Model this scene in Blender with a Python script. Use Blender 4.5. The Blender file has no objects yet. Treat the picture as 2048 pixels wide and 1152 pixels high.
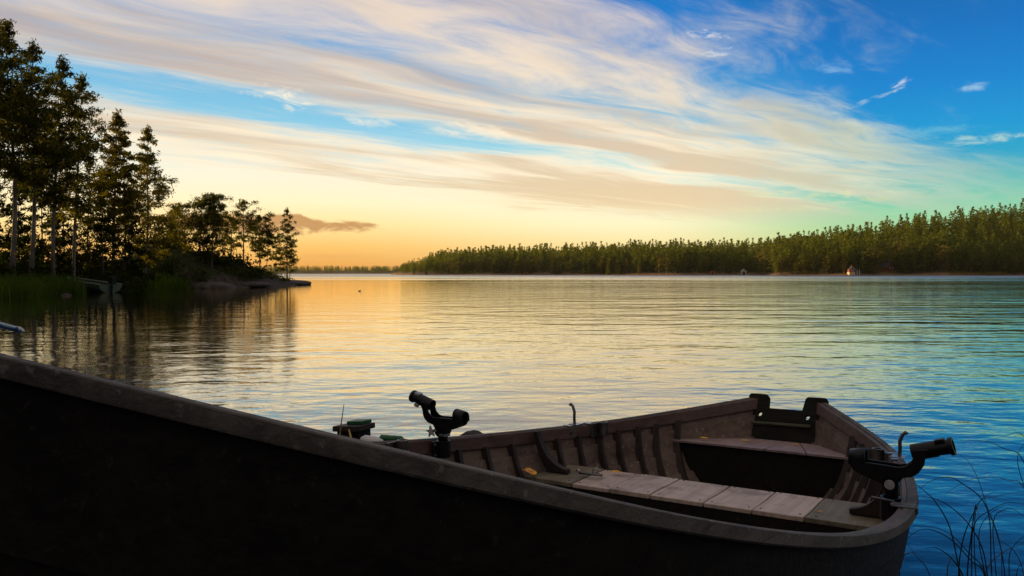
import bpy, bmesh, math, random
import numpy as np
from mathutils import Vector, Matrix

C = bpy.context.scene
COL = C.collection
R = math.radians
EYE = 1.15          # eye height above the lake
FPX = 1650.0        # focal length in pixels of a 2048 wide frame
PITCH = math.atan((576 - 546.5) / FPX)

# ------------------------------------------------------------------ camera
cam_d = bpy.data.cameras.new('camera')
cam = bpy.data.objects.new('camera', cam_d)
COL.objects.link(cam)
cam.location = (0, 0, EYE)
cam.rotation_euler = (R(90) - PITCH, 0, 0)
cam_d.sensor_width = 36
cam_d.lens = 36 * FPX / 2048
cam_d.clip_start = 0.02
cam_d.clip_end = 30000
C.camera = cam
C.view_settings.view_transform = 'Standard'
C.view_settings.look = 'None'
C.view_settings.exposure = .25
C.view_settings.gamma = 1

SUN_AZ = -66.0      # degrees right of straight ahead
SUN_EL = 7.0
SUN_STRENGTH = 5.0


def lin(c):
    return tuple(((v / 255) / 12.92 if v / 255 <= .04045 else ((v / 255 + .055) / 1.055) ** 2.4) for v in c)


class NG:
    """small helper for shader node graphs"""
    def __init__(self, tree):
        self.t = tree
        self.n = tree.nodes
        self.l = tree.links

    def node(self, typ, **kw):
        n = self.n.new(typ)
        for k, v in kw.items():
            setattr(n, k, v)
        return n

    def put(self, sock, v):
        if isinstance(v, bpy.types.NodeSocket):
            self.l.new(v, sock)
        else:
            sock.default_value = v

    def m(self, op, a, b=0.0, c=None, clamp=False):
        n = self.node('ShaderNodeMath', operation=op, use_clamp=clamp)
        self.put(n.inputs[0], a)
        self.put(n.inputs[1], b)
        if c is not None:
            self.put(n.inputs[2], c)
        return n.outputs[0]

    def smooth(self, x, a, b, lo=0.0, hi=1.0):
        n = self.node('ShaderNodeMapRange', interpolation_type='SMOOTHSTEP')
        self.put(n.inputs[0], x)
        for i, v in enumerate((a, b, lo, hi)):
            self.put(n.inputs[i + 1], v)
        return n.outputs[0]

    def vec(self, x, y, z=0.0):
        n = self.node('ShaderNodeCombineXYZ')
        for i, v in enumerate((x, y, z)):
            self.put(n.inputs[i], v)
        return n.outputs[0]

    def noise(self, v, scale, detail=5.0, rough=.55, dist=0.0):
        n = self.node('ShaderNodeTexNoise')
        self.put(n.inputs['Vector'], v)
        self.put(n.inputs['Scale'], scale)
        n.inputs['Detail'].default_value = detail
        n.inputs['Roughness'].default_value = rough
        n.inputs['Distortion'].default_value = dist
        return n.outputs[0]

    def ramp(self, x, stops, interp='LINEAR'):
        n = self.node('ShaderNodeValToRGB')
        cr = n.color_ramp
        cr.interpolation = interp
        while len(cr.elements) < len(stops):
            cr.elements.new(.5)
        for e, (p, c) in zip(cr.elements, stops):
            e.position = p
            e.color = (c, c, c, 1) if isinstance(c, (int, float)) else (*c[:3], 1)
        self.put(n.inputs[0], x)
        return n.outputs[0]

    def mix(self, f, a, b, mode='MIX'):
        n = self.node('ShaderNodeMix', data_type='RGBA', blend_type=mode)
        self.put(n.inputs[0], f)
        self.put(n.inputs[6], a if isinstance(a, bpy.types.NodeSocket) else (*a[:3], 1))
        self.put(n.inputs[7], b if isinstance(b, bpy.types.NodeSocket) else (*b[:3], 1))
        return n.outputs[2]

    def mapping(self, v, scale=(1, 1, 1), rot=(0, 0, 0), loc=(0, 0, 0)):
        n = self.node('ShaderNodeMapping')
        self.put(n.inputs[0], v)
        n.inputs[1].default_value = loc
        n.inputs[2].default_value = rot
        n.inputs[3].default_value = scale
        return n.outputs[0]


# ------------------------------------------------------------------ sky
world = bpy.data.worlds.new('World')
C.world = world
world.use_nodes = True
wt = world.node_tree
wt.nodes.clear()
g = NG(wt)
tc = g.node('ShaderNodeTexCoord')
sep = g.node('ShaderNodeSeparateXYZ')
nrm = g.node('ShaderNodeVectorMath', operation='NORMALIZE')
wt.links.new(tc.outputs['Generated'], nrm.inputs[0])
wt.links.new(nrm.outputs[0], sep.inputs[0])
DX, DY, DZ = sep.outputs
az = g.m('MULTIPLY', g.m('ARCTAN2', DX, DY), 57.29578)
zc = g.m('MAXIMUM', DZ, 0.0)
el = g.m('MULTIPLY', g.m('ARCSINE', zc), 57.29578)
elf = g.m('DIVIDE', el, 40.0)


def sky_ramp(stops):
    return g.ramp(elf, [(e / 40, lin(c)) for e, c in stops])


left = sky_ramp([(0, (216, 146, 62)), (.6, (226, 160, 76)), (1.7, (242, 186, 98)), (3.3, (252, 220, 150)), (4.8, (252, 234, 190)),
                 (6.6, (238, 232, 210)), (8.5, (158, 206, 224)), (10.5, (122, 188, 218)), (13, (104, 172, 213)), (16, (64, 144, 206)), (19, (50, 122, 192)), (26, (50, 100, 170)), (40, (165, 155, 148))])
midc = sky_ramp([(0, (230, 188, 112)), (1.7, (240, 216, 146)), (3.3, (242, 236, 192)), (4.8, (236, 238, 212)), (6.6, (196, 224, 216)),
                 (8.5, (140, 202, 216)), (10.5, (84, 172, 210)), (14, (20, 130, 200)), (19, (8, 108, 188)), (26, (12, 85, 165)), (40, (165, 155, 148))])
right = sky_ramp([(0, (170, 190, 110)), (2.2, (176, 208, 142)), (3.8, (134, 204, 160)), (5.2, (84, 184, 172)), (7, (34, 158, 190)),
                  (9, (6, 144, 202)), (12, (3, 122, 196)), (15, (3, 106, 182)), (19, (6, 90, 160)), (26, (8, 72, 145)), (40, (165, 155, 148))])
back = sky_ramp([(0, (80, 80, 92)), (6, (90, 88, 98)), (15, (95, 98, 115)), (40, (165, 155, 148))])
clear = g.mix(g.smooth(az, -14, 11), left, midc)
clear = g.mix(g.smooth(az, 9, 24), clear, right)
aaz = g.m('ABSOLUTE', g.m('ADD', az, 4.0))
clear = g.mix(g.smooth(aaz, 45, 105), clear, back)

# sheet of cloud, streaks running towards azimuth 47 degrees
A = R(47)
perp = g.m('ADD', g.m('MULTIPLY', DX, -math.cos(A)), g.m('MULTIPLY', DY, math.sin(A)))
along = g.m('ADD', g.m('MULTIPLY', DX, math.sin(A)), g.m('MULTIPLY', DY, math.cos(A)))
den = g.m('ADD', zc, .02)
cx = g.m('DIVIDE', perp, den)
cy = g.m('DIVIDE', along, den)
warp = g.m('MULTIPLY', g.m('SUBTRACT', g.noise(g.vec(g.m('MULTIPLY', cx, .5), g.m('MULTIPLY', cy, .3), 3.0), 1.0, 3), .5), 1.1)
cxw = g.m('ADD', cx, warp)
n1 = g.noise(g.vec(g.m('MULTIPLY', cxw, 1.15), g.m('MULTIPLY', cy, .36), 7.3), 1.0, 8, .62, .5)
n2 = g.noise(g.vec(g.m('MULTIPLY', cxw, 5.0), g.m('MULTIPLY', cy, 1.3), 1.7), 1.0, 6, .62, .5)
n3 = g.noise(g.vec(g.m('MULTIPLY', cxw, 2.3), g.m('MULTIPLY', cy, .3), 21.0), 1.0, 5, .55, .3)
cov = g.ramp(g.m('DIVIDE', cxw, 12.0), [(0, 0.0), (.125, .02), (.155, .34), (.18, .72), (.215, .92), (.238, .66), (.262, .86), (.295, .92), (.322, .70),
                                        (.338, .24), (.352, .12), (.372, .30), (.395, .72), (.43, .9), (.50, .92), (.56, .60), (.63, .50), (.72, .28), (.85, .12), (1, .0)])
# the sheet closes up towards the right, where the gap near 4.1 fills with thin veil
cov = g.m('ADD', cov, g.m('MULTIPLY', g.smooth(az, -9, 3), g.smooth(cxw, 3.3, 4.0, 0, .42)))
cov = g.m('SUBTRACT', cov, g.smooth(cxw, 5.6, 9.0, 0, .5))
dn = g.m('ADD', cov, g.m('ADD', g.m('MULTIPLY', g.m('SUBTRACT', n1, .5), 1.3), g.m('MULTIPLY', g.m('SUBTRACT', n2, .5), 1.25)))
alpha = g.smooth(dn, .18, 1.12)
alpha = g.m('MULTIPLY', alpha, g.smooth(el, 2.6, 5.0))
alpha = g.m('MULTIPLY', alpha, g.smooth(az, 22, 33, 1.0, .25))
thick = g.smooth(g.m('ADD', g.m('ADD', g.m('MULTIPLY', dn, .5), g.m('MULTIPLY', n3, .9)), g.m('MULTIPLY', g.m('SUBTRACT', n2, .5), -.5)), .74, 1.06)
lit = g.ramp(elf, [(0, lin((242, 200, 130))), (.10, lin((248, 226, 178))), (.17, lin((250, 234, 204))), (.28, lin((240, 222, 194))), (.42, lin((228, 209, 190))), (.6, lin((200, 190, 184))), (1, lin((180, 165, 152)))])
shd = g.ramp(elf, [(0, lin((222, 180, 124))), (.10, lin((228, 202, 160))), (.2, lin((214, 194, 166))), (.3, lin((194, 178, 166))), (.42, lin((158, 150, 158))), (.6, lin((130, 130, 145))), (1, lin((160, 148, 138)))])
ccol = g.mix(thick, lit, shd)
cool = g.mix(.62, ccol, lin((150, 190, 180)))
ccol = g.mix(g.smooth(az, 10, 27), ccol, cool)
ccol = g.mix(g.smooth(aaz, 45, 110), ccol, lin((120, 116, 122)))
sky = g.mix(alpha, clear, ccol)

# loose flakes and wisps beyond the edge of the sheet
def wisp(sky, a0, e0, wa, we, tilt, col, amt, seed, f=1.0, rag=4.6, hi=1.8):
    da = g.m('SUBTRACT', az, a0)
    de = g.m('SUBTRACT', g.m('SUBTRACT', el, e0), g.m('MULTIPLY', da, tilt))
    nz = g.noise(g.vec(g.m('MULTIPLY', da, .55 * f), g.m('MULTIPLY', de, 1.5 * f), seed), 1.0, 5, .62, .6)
    da2 = g.m('DIVIDE', da, wa)
    de2 = g.m('DIVIDE', de, we)
    r2 = g.m('ADD', g.m('MULTIPLY', da2, da2), g.m('MULTIPLY', de2, de2))
    d = g.m('ADD', g.m('SUBTRACT', 1.0, r2), g.m('MULTIPLY', g.m('SUBTRACT', nz, .5), rag))
    return g.mix(g.m('MULTIPLY', g.smooth(d, .3, hi), amt), sky, lin(col))


sky = wisp(sky, -15.5, 11.6, 3.2, .85, -.10, (250, 236, 208), .95, 1.0)
sky = wisp(sky, -9.5, 10.2, 2.4, .45, -.08, (244, 232, 210), .7, 2.0)
sky = wisp(sky, -2.5, 9.7, 3.6, .8, -.10, (248, 232, 206), .7, 3.0)
sky = wisp(sky, 13.4, 15.6, 2.0, .35, -.16, (222, 220, 218), .75, 4.0, 2.0)
sky = wisp(sky, 14.0, 14.5, 1.5, .35, .05, (214, 220, 226), .7, 5.0, 2.0)
sky = wisp(sky, 21.6, 13.0, 1.8, .5, -.10, (150, 192, 222), .55, 6.0)
sky = wisp(sky, 25.2, 11.7, .75, .45, .35, (214, 222, 226), .75, 7.0, 2.0)
sky = wisp(sky, 23.4, 10.9, 2.0, .22, .32, (196, 214, 218), .6, 8.0)
sky = wisp(sky, 28.8, 11.1, 1.3, .38, .0, (176, 208, 226), .65, 9.0)
sky = wisp(sky, 30.0, 8.0, 3.8, .5, .0, (200, 222, 200), .75, 10.0)
sky = wisp(sky, 27.0, 8.6, 3.4, .5, .0, (120, 190, 205), .4, 11.0)
sky = wisp(sky, 19.5, 5.2, 6.0, .35, -.03, (220, 218, 166), .6, 12.0)
sky = wisp(sky, 17.5, 4.2, 4.0, .28, -.02, (226, 216, 160), .55, 13.0)
sky = wisp(sky, 24.5, 4.7, 2.6, .2, .0, (190, 205, 150), .5, 14.0)
# the long low bank above the headland and thin haze bars at the horizon
sky = wisp(sky, -16.8, 3.3, 9.8, .82, -.035, (192, 144, 92), 1.0, 15.0, .8, 2.4, .8)
sky = wisp(sky, -9.0, 1.15, 9.0, .30, .0, (216, 150, 84), .45, 16.0, .5)
sky = wisp(sky, -24.0, 4.3, 6.0, .4, .0, (214, 176, 120), .6, 17.0, .5)

# glow of the low sun behind the headland
sdir = Vector((math.sin(R(SUN_AZ)) * math.cos(R(SUN_EL)), math.cos(R(SUN_AZ)) * math.cos(R(SUN_EL)), math.sin(R(SUN_EL))))
dot = g.node('ShaderNodeVectorMath', operation='DOT_PRODUCT')
wt.links.new(nrm.outputs[0], dot.inputs[0])
dot.inputs[1].default_value = sdir
ang = g.m('MULTIPLY', g.m('ARCCOSINE', g.m('MINIMUM', dot.outputs['Value'], .99999)), 57.29578)
gl = g.m('EXPONENT', g.m('MULTIPLY', g.m('MULTIPLY', ang, ang), -1 / (2 * 5.0 ** 2)))
glow = g.mix(1.0, (*lin((255, 214, 140)), 1), g.vec(gl, gl, gl), 'MULTIPLY')
sky = g.mix(.55, sky, glow, 'ADD')

nish = g.node('ShaderNodeTexSky', sky_type='NISHITA', sun_disc=False)
nish.sun_elevation = R(SUN_EL)
nish.sun_rotation = R(SUN_AZ)
nish.air_density = 1.2
nish.dust_density = 1.0
SKY_STRENGTH = .1
sky10 = g.mix(1.0, sky, (10, 10, 10), 'MULTIPLY')
final = g.mix(.06, sky10, nish.outputs[0])
bg = g.node('ShaderNodeBackground')
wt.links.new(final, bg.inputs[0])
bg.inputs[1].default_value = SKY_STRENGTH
wo = g.node('ShaderNodeOutputWorld')
wt.links.new(bg.outputs[0], wo.inputs[0])

# ------------------------------------------------------------------ sun
sd = bpy.data.lights.new('sun', 'SUN')
sd.energy = SUN_STRENGTH
sd.angle = R(.5)
sd.color = (1.0, .70, .34)
sun = bpy.data.objects.new('sun', sd)
COL.objects.link(sun)
sun.rotation_euler = (-sdir).to_track_quat('-Z', 'Y').to_euler()
sun.location = (-40, 20, 60)


# ------------------------------------------------------------------ helpers
def pix(u, v, Y):
    """point of the place seen at pixel (u,v) of the 2048x1152 photograph, Y metres out"""
    a = (u - 1024) / FPX
    c = (576 - v) / FPX
    d = Vector((a, math.cos(PITCH) + c * math.sin(PITCH), -math.sin(PITCH) + c * math.cos(PITCH)))
    d *= Y / d.y
    return d + Vector((0, 0, EYE))


def tag(o, label=None, cat=None, group=None, kind=None):
    if label: o['label'] = label
    if cat: o['category'] = cat
    if group: o['group'] = group
    if kind: o['kind'] = kind
    return o


def empty(name, loc, rz=0.0, **kw):
    o = bpy.data.objects.new(name, None)
    o.empty_display_size = .2
    COL.objects.link(o)
    o.location = loc
    o.rotation_euler = (0, 0, rz)
    return tag(o, **kw)


def raw_mesh(name, V, F):
    """V (n,3), F (m,k) arrays with equal corner count"""
    V = np.asarray(V, np.float32)
    F = np.asarray(F, np.int32)
    me = bpy.data.meshes.new(name)
    me.vertices.add(len(V))
    me.vertices.foreach_set('co', V.ravel())
    k = F.shape[1]
    me.loops.add(F.size)
    me.loops.foreach_set('vertex_index', F.ravel())
    me.polygons.add(len(F))
    me.polygons.foreach_set('loop_start', np.arange(len(F), dtype=np.int32) * k)
    me.polygons.foreach_set('loop_total', np.full(len(F), k, np.int32))
    me.update(calc_edges=True)
    return me


def link(name, me, mat, parent=None):
    o = bpy.data.objects.new(name, me)
    COL.objects.link(o)
    if mat is not None and not me.materials:
        me.materials.append(mat)
    if parent is not None:
        o.parent = parent
    return o


class MB:
    """collects shapes into one mesh"""
    def __init__(self):
        self.v = []
        self.f = []

    def add(self, vs, fs, mat=None):
        o = len(self.v)
        for p in vs:
            p = Vector(p)
            self.v.append(tuple(mat @ p if mat is not None else p))
        for f in fs:
            self.f.append(tuple(i + o for i in f))
        return self

    def box(self, c, s, mat=None, rz=0.0):
        hx, hy, hz = s[0] / 2, s[1] / 2, s[2] / 2
        m = Matrix.Translation(c) @ Matrix.Rotation(rz, 4, 'Z')
        if mat is not None: m = mat @ m
        vs = [(x, y, z) for z in (-hz, hz) for y in (-hy, hy) for x in (-hx, hx)]
        return self.add(vs, [(0, 2, 3, 1), (4, 5, 7, 6), (0, 1, 5, 4), (2, 6, 7, 3), (0, 4, 6, 2), (1, 3, 7, 5)], m)

    def prism(self, poly, w, mat=None):
        """polygon in local XZ, extruded w along Y (centred)"""
        n = len(poly)
        vs = [(x, -w / 2, z) for x, z in poly] + [(x, w / 2, z) for x, z in poly]
        fs = [tuple(range(n)), tuple(range(2 * n - 1, n - 1, -1))]
        fs += [(i, i + n, (i + 1) % n + n, (i + 1) % n) for i in range(n)]
        return self.add(vs, fs, mat)

    def tube(self, pts, rad, n=8, mat=None, cap=True, flat=None):
        pts = [Vector(p) for p in pts]
        if isinstance(rad, (int, float)): rad = [rad] * len(pts)
        vs = []
        prev = None
        for i, p in enumerate(pts):
            d = (pts[min(i + 1, len(pts) - 1)] - pts[max(i - 1, 0)])
            d = d.normalized() if d.length > 1e-9 else Vector((0, 0, 1))
            if prev is None:
                a = d.cross(Vector((0, 0, 1)) if abs(d.z) < .9 else Vector((0, 1, 0))).normalized()
            else:
                a = (prev - d * prev.dot(d))
                a = a.normalized() if a.length > 1e-6 else d.orthogonal().normalized()
            prev = a
            b = d.cross(a)
            for k in range(n):
                t = 2 * math.pi * k / n
                vs.append(p + (a * math.cos(t) + b * math.sin(t) * (flat or 1)) * rad[i])
        fs = []
        for i in range(len(pts) - 1):
            for k in range(n):
                fs.append((i * n + k, i * n + (k + 1) % n, (i + 1) * n + (k + 1) % n, (i + 1) * n + k))
        if cap:
            fs.append(tuple(range(n - 1, -1, -1)))
            fs.append(tuple((len(pts) - 1) * n + k for k in range(n)))
        return self.add(vs, fs, mat)

    def ring(self, c, axis, r0, r1, h, n=20, mat=None):
        """hollow cylinder"""
        ax = Vector(axis).normalized()
        a = ax.orthogonal().normalized()
        b = ax.cross(a)
        c = Vector(c)
        vs = []
        for (r, z) in ((r1, 0), (r1, h), (r0, h), (r0, 0)):
            for k in range(n):
                t = 2 * math.pi * k / n
                vs.append(c + ax * z + (a * math.cos(t) + b * math.sin(t)) * r)
        fs = []
        for j in range(4):
            for k in range(n):
                fs.append((j * n + k, j * n + (k + 1) % n, ((j + 1) % 4) * n + (k + 1) % n, ((j + 1) % 4) * n + k))
        return self.add(vs, fs, mat)

    def build(self, name, mat, parent=None, bevel=0.0, smooth=False, seg=2):
        me = bpy.data.meshes.new(name)
        me.from_pydata(self.v, [], self.f)
        bm = bmesh.new()
        bm.from_mesh(me)
        bmesh.ops.recalc_face_normals(bm, faces=bm.faces)
        bm.to_mesh(me)
        bm.free()
        me.update()
        o = link(name, me, mat, parent)
        if smooth:
            me.polygons.foreach_set('use_smooth', [True] * len(me.polygons))
        if bevel > 0:
            b = o.modifiers.new('bevel', 'BEVEL')
            b.width = bevel
            b.segments = seg
            b.limit_method = 'ANGLE'
            b.angle_limit = R(40)
        return o


# ------------------------------------------------------------------ materials
def new_mat(name):
    m = bpy.data.materials.new(name)
    m.use_nodes = True
    t = m.node_tree
    t.nodes.clear()
    q = NG(t)
    out = q.node('ShaderNodeOutputMaterial')
    return m, q, out


def pbr(name, col, rough=.5, metal=0.0, spec=.5, var=.0, scale=20.0, col2=None, bump=0.0, stretch=(1, 1, 1), detail=5, thr=(.35, .65)):
    m, q, out = new_mat(name)
    b = q.node('ShaderNodeBsdfPrincipled')
    b.inputs['Roughness'].default_value = rough
    b.inputs['Metallic'].default_value = metal
    b.inputs['Specular IOR Level'].default_value = spec
    tcn = q.node('ShaderNodeTexCoord')
    v = q.mapping(tcn.outputs['Object'], stretch)
    nz = q.noise(v, scale, detail, .6, .2)
    if col2 is None:
        col2 = tuple(min(1, c * (1 + var)) for c in col)
        col = tuple(c * (1 - var) for c in col)
    cc = q.mix(q.smooth(nz, thr[0], thr[1]), col, col2)
    q.put(b.inputs['Base Color'], cc)
    if bump:
        bn = q.node('ShaderNodeBump')
        bn.inputs['Strength'].default_value = 1.0
        bn.inputs['Distance'].default_value = bump
        q.put(bn.inputs['Height'], q.noise(v, scale * 2.2, 6, .65))
        q.put(b.inputs['Normal'], bn.outputs[0])
    q.l.new(b.outputs[0], out.inputs[0])
    return m


def wood(name, c1, c2, cdirt, rough=.62, grain_axis='y', spec=.35, bump=.0012, lichen=None, specks=.0):
    """weathered painted wood: long grain, blotches, specks"""
    m, q, out = new_mat(name)
    b = q.node('ShaderNodeBsdfPrincipled')
    b.inputs['Roughness'].default_value = rough
    b.inputs['Specular IOR Level'].default_value = spec
    tcn = q.node('ShaderNodeTexCoord')
    st = {'x': (2.5, 40, 40), 'y': (40, 2.5, 40), 'z': (40, 40, 2.5)}[grain_axis]
    gv = q.mapping(tcn.outputs['Object'], st)
    gr = q.noise(gv, 1.0, 5, .65, .4)
    bl = q.noise(tcn.outputs['Object'], 7.0, 6, .65, .5)
    sp = q.noise(tcn.outputs['Object'], 70.0, 3, .6)
    col = q.mix(q.smooth(gr, .3, .7), c1, c2)
    col = q.mix(q.smooth(bl, .48, .72, 0, .75), col, cdirt)
    if specks:
        col = q.mix(q.smooth(sp, .62, .68, 0, specks), col, tuple(min(.6, v * 2.6 + .02) for v in c2))
    if lichen:
        li = q.noise(tcn.outputs['Object'], 16.0, 6, .7, .3)
        col = q.mix(q.smooth(li, .60, .72, 0, .7), col, lichen)
    q.put(b.inputs['Base Color'], col)
    bn = q.node('ShaderNodeBump')
    bn.inputs['Distance'].default_value = bump
    q.put(bn.inputs['Height'], q.m('ADD', gr, q.m('MULTIPLY', sp, .6)))
    q.put(b.inputs['Normal'], bn.outputs[0])
    q.l.new(b.outputs[0], out.inputs[0])
    return m


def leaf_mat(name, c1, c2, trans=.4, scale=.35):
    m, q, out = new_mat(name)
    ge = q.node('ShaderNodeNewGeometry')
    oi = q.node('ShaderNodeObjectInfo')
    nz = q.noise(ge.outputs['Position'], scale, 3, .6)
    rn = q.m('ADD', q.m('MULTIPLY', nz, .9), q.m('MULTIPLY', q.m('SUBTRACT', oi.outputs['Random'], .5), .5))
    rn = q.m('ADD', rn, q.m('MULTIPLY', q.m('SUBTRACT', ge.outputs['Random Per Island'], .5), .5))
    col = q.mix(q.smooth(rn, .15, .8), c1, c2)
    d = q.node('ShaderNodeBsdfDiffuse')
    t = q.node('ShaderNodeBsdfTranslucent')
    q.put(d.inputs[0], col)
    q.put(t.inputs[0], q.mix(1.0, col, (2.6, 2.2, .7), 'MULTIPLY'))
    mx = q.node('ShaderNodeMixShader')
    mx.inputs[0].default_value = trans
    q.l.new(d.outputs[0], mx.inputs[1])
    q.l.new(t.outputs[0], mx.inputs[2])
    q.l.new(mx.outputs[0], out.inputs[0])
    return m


M = {}
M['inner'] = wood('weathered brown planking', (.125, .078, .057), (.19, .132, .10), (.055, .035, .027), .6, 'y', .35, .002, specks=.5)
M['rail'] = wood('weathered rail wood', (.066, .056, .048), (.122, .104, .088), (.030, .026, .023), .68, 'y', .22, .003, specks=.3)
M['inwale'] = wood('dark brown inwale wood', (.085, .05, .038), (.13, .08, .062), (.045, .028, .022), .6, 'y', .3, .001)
M['rib'] = wood('shade darkened rib wood', (.030, .021, .017), (.055, .038, .030), (.016, .012, .010), .6, 'z', .3, .001)  # dark tone puts the shadowed sides of the ribs into the wood colour
M['seat'] = wood('grey worn seat boards', (.42, .32, .255), (.58, .46, .38), (.20, .15, .11), .55, 'y', .35, .0015, lichen=(.22, .2, .10))
M['seatdark'] = wood('greenish stained seat board', (.15, .125, .085), (.22, .19, .13), (.09, .075, .05), .6, 'y', .35, .0015, lichen=(.14, .14, .05))
M['stern'] = wood('mauve worn stern seat', (.25, .17, .17), (.34, .25, .24), (.15, .10, .10), .5, 'y', .4, .0012)
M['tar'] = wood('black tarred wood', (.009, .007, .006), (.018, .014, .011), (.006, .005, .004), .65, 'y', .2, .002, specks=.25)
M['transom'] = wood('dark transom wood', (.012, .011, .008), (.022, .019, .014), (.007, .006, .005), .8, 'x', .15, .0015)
M['batten'] = wood('mossy batten', (.06, .065, .04), (.09, .095, .06), (.03, .03, .02), .7, 'x', .25, .001)
M['plastic'] = pbr('black moulded plastic', (.005, .005, .005), .42, spec=.3, var=.3, scale=40, bump=.0003)
M['greyplastic'] = pbr('pale grey plastic', (.34, .33, .33), .45, var=.15, scale=60)
M['metal'] = pbr('galvanised steel', (.38, .37, .36), .36, metal=1.0, var=.25, scale=50, bump=.0002)
M['dullmetal'] = pbr('dull dark steel', (.16, .15, .14), .45, metal=1.0, var=.3, scale=40, bump=.0003)
M['blue'] = pbr('blue grey tube', (.12, .2, .32), .25, metal=.7, var=.3, scale=12)
M['leaf'] = pbr('fallen yellow leaf', (.70, .33, .04), .6, var=.35, scale=60)
M['green'] = pbr('bright green paint', (.012, .10, .03), .5, var=.3, scale=30)
M['white'] = pbr('off white fender skin', (.62, .6, .56), .5, var=.1, scale=15)
M['rope'] = pbr('ochre cord', (.35, .24, .06), .8, var=.3, scale=80)

# needles and leaves
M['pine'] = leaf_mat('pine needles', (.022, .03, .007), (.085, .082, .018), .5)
M['pinegold'] = leaf_mat('yellow green needles with painted sunlight', (.05, .05, .01), (.12, .10, .02), .5)  # lighter copy of the pine needles, backlight put into the colour
M['broad'] = leaf_mat('broad leaves', (.025, .034, .008), (.09, .09, .02), .5)
M['shade'] = leaf_mat('shade toned understorey leaves', (.010, .016, .005), (.032, .04, .011), .35)  # darker leaf copy, the shade below the pines put into the colour
M['reed'] = leaf_mat('green reeds', (.045, .08, .012), (.11, .14, .025), .35, .8)
M['farfir'] = leaf_mat('distant conifer needles', (.026, .044, .009), (.125, .15, .028), .38, .14)
M['farbirch'] = leaf_mat('distant birch leaves', (.075, .075, .016), (.16, .14, .035), .35, .05)
M['sedge'] = pbr('dark sedge blade', (.010, .016, .008), .5, var=.5, scale=5)
M['bark'] = pbr('grey pine bark', (.06, .05, .04), .85, col2=(.17, .14, .11), scale=3.0, bump=.02, stretch=(1, 1, .25))
M['redbark'] = pbr('reddish pine bark', (.10, .06, .035), .85, col2=(.24, .13, .06), scale=3.0, bump=.02, stretch=(1, 1, .3))
M['birchbark'] = pbr('pale birch bark', (.14, .12, .09), .8, col2=(.24, .21, .16), scale=4.0)
M['red'] = pbr('falu red boards', (.26, .05, .025), .7, var=.2, scale=3)
M['cream'] = pbr('cream painted boards', (.62, .5, .28), .6, var=.1, scale=3)
M['whitewall'] = pbr('white painted boards', (.72, .68, .6), .6, var=.08, scale=3)
M['roof'] = pbr('dark roofing felt', (.03, .03, .035), .8, var=.3, scale=3)
M['orange'] = pbr('orange boards', (.45, .17, .03), .7, var=.2, scale=3)
M['glass'] = pbr('dark window glass', (.05, .06, .07), .1, var=.1, scale=2)
M['stone'] = pbr('lichen spotted granite', (.02, .017, .013), .85, col2=(.07, .055, .043), scale=1.6, bump=.08)
M['mossrock'] = pbr('dark mossy rock', (.008, .010, .004), .9, col2=(.03, .028, .016), scale=1.4, bump=.1)
M['palegreen'] = pbr('pale green paint', (.22, .27, .18), .5, var=.1, scale=4)
M['duck'] = pbr('dark brown feathers', (.03, .022, .016), .7, var=.4, scale=30)


def ground_mat(name, rock1, rock2, grass1, grass2, lo, hi, scale):
    """bare rock low down by the water, moss and grass above"""
    m, q, out = new_mat(name)
    b = q.node('ShaderNodeBsdfPrincipled')
    b.inputs['Roughness'].default_value = .9
    b.inputs['Specular IOR Level'].default_value = .15
    ge = q.node('ShaderNodeNewGeometry')
    sp = q.node('ShaderNodeSeparateXYZ')
    q.l.new(ge.outputs['Position'], sp.inputs[0])
    n = q.noise(ge.outputs['Position'], scale, 6, .65, .4)
    n2 = q.noise(ge.outputs['Position'], scale * 4, 6, .65)
    rock = q.mix(q.smooth(n2, .35, .65), rock1, rock2)
    gra = q.mix(q.smooth(n2, .35, .65), grass1, grass2)
    h = q.m('ADD', sp.outputs[2], q.m('MULTIPLY', q.m('SUBTRACT', n, .5), (hi - lo) * 3.0))
    q.put(b.inputs['Base Color'], q.mix(q.smooth(h, lo, hi), rock, gra))
    bn = q.node('ShaderNodeBump')
    bn.inputs['Distance'].default_value = .12
    q.put(bn.inputs['Height'], n2)
    q.put(b.inputs['Normal'], bn.outputs[0])
    q.l.new(b.outputs[0], out.inputs[0])
    return m


M['headland'] = ground_mat('headland rock and moss', (.03, .022, .017), (.075, .058, .045), (.018, .022, .007), (.045, .05, .014), .5, 1.5, .5)
M['hill'] = ground_mat('forest floor and shore rock', (.16, .09, .045), (.30, .18, .09), (.05, .045, .012), (.13, .10, .025), .6, 2.2, .12)
M['nearshore'] = ground_mat('dark wet shore', (.012, .010, .008), (.03, .026, .02), (.01, .014, .005), (.02, .026, .009), .3, .5, 4)

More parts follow.
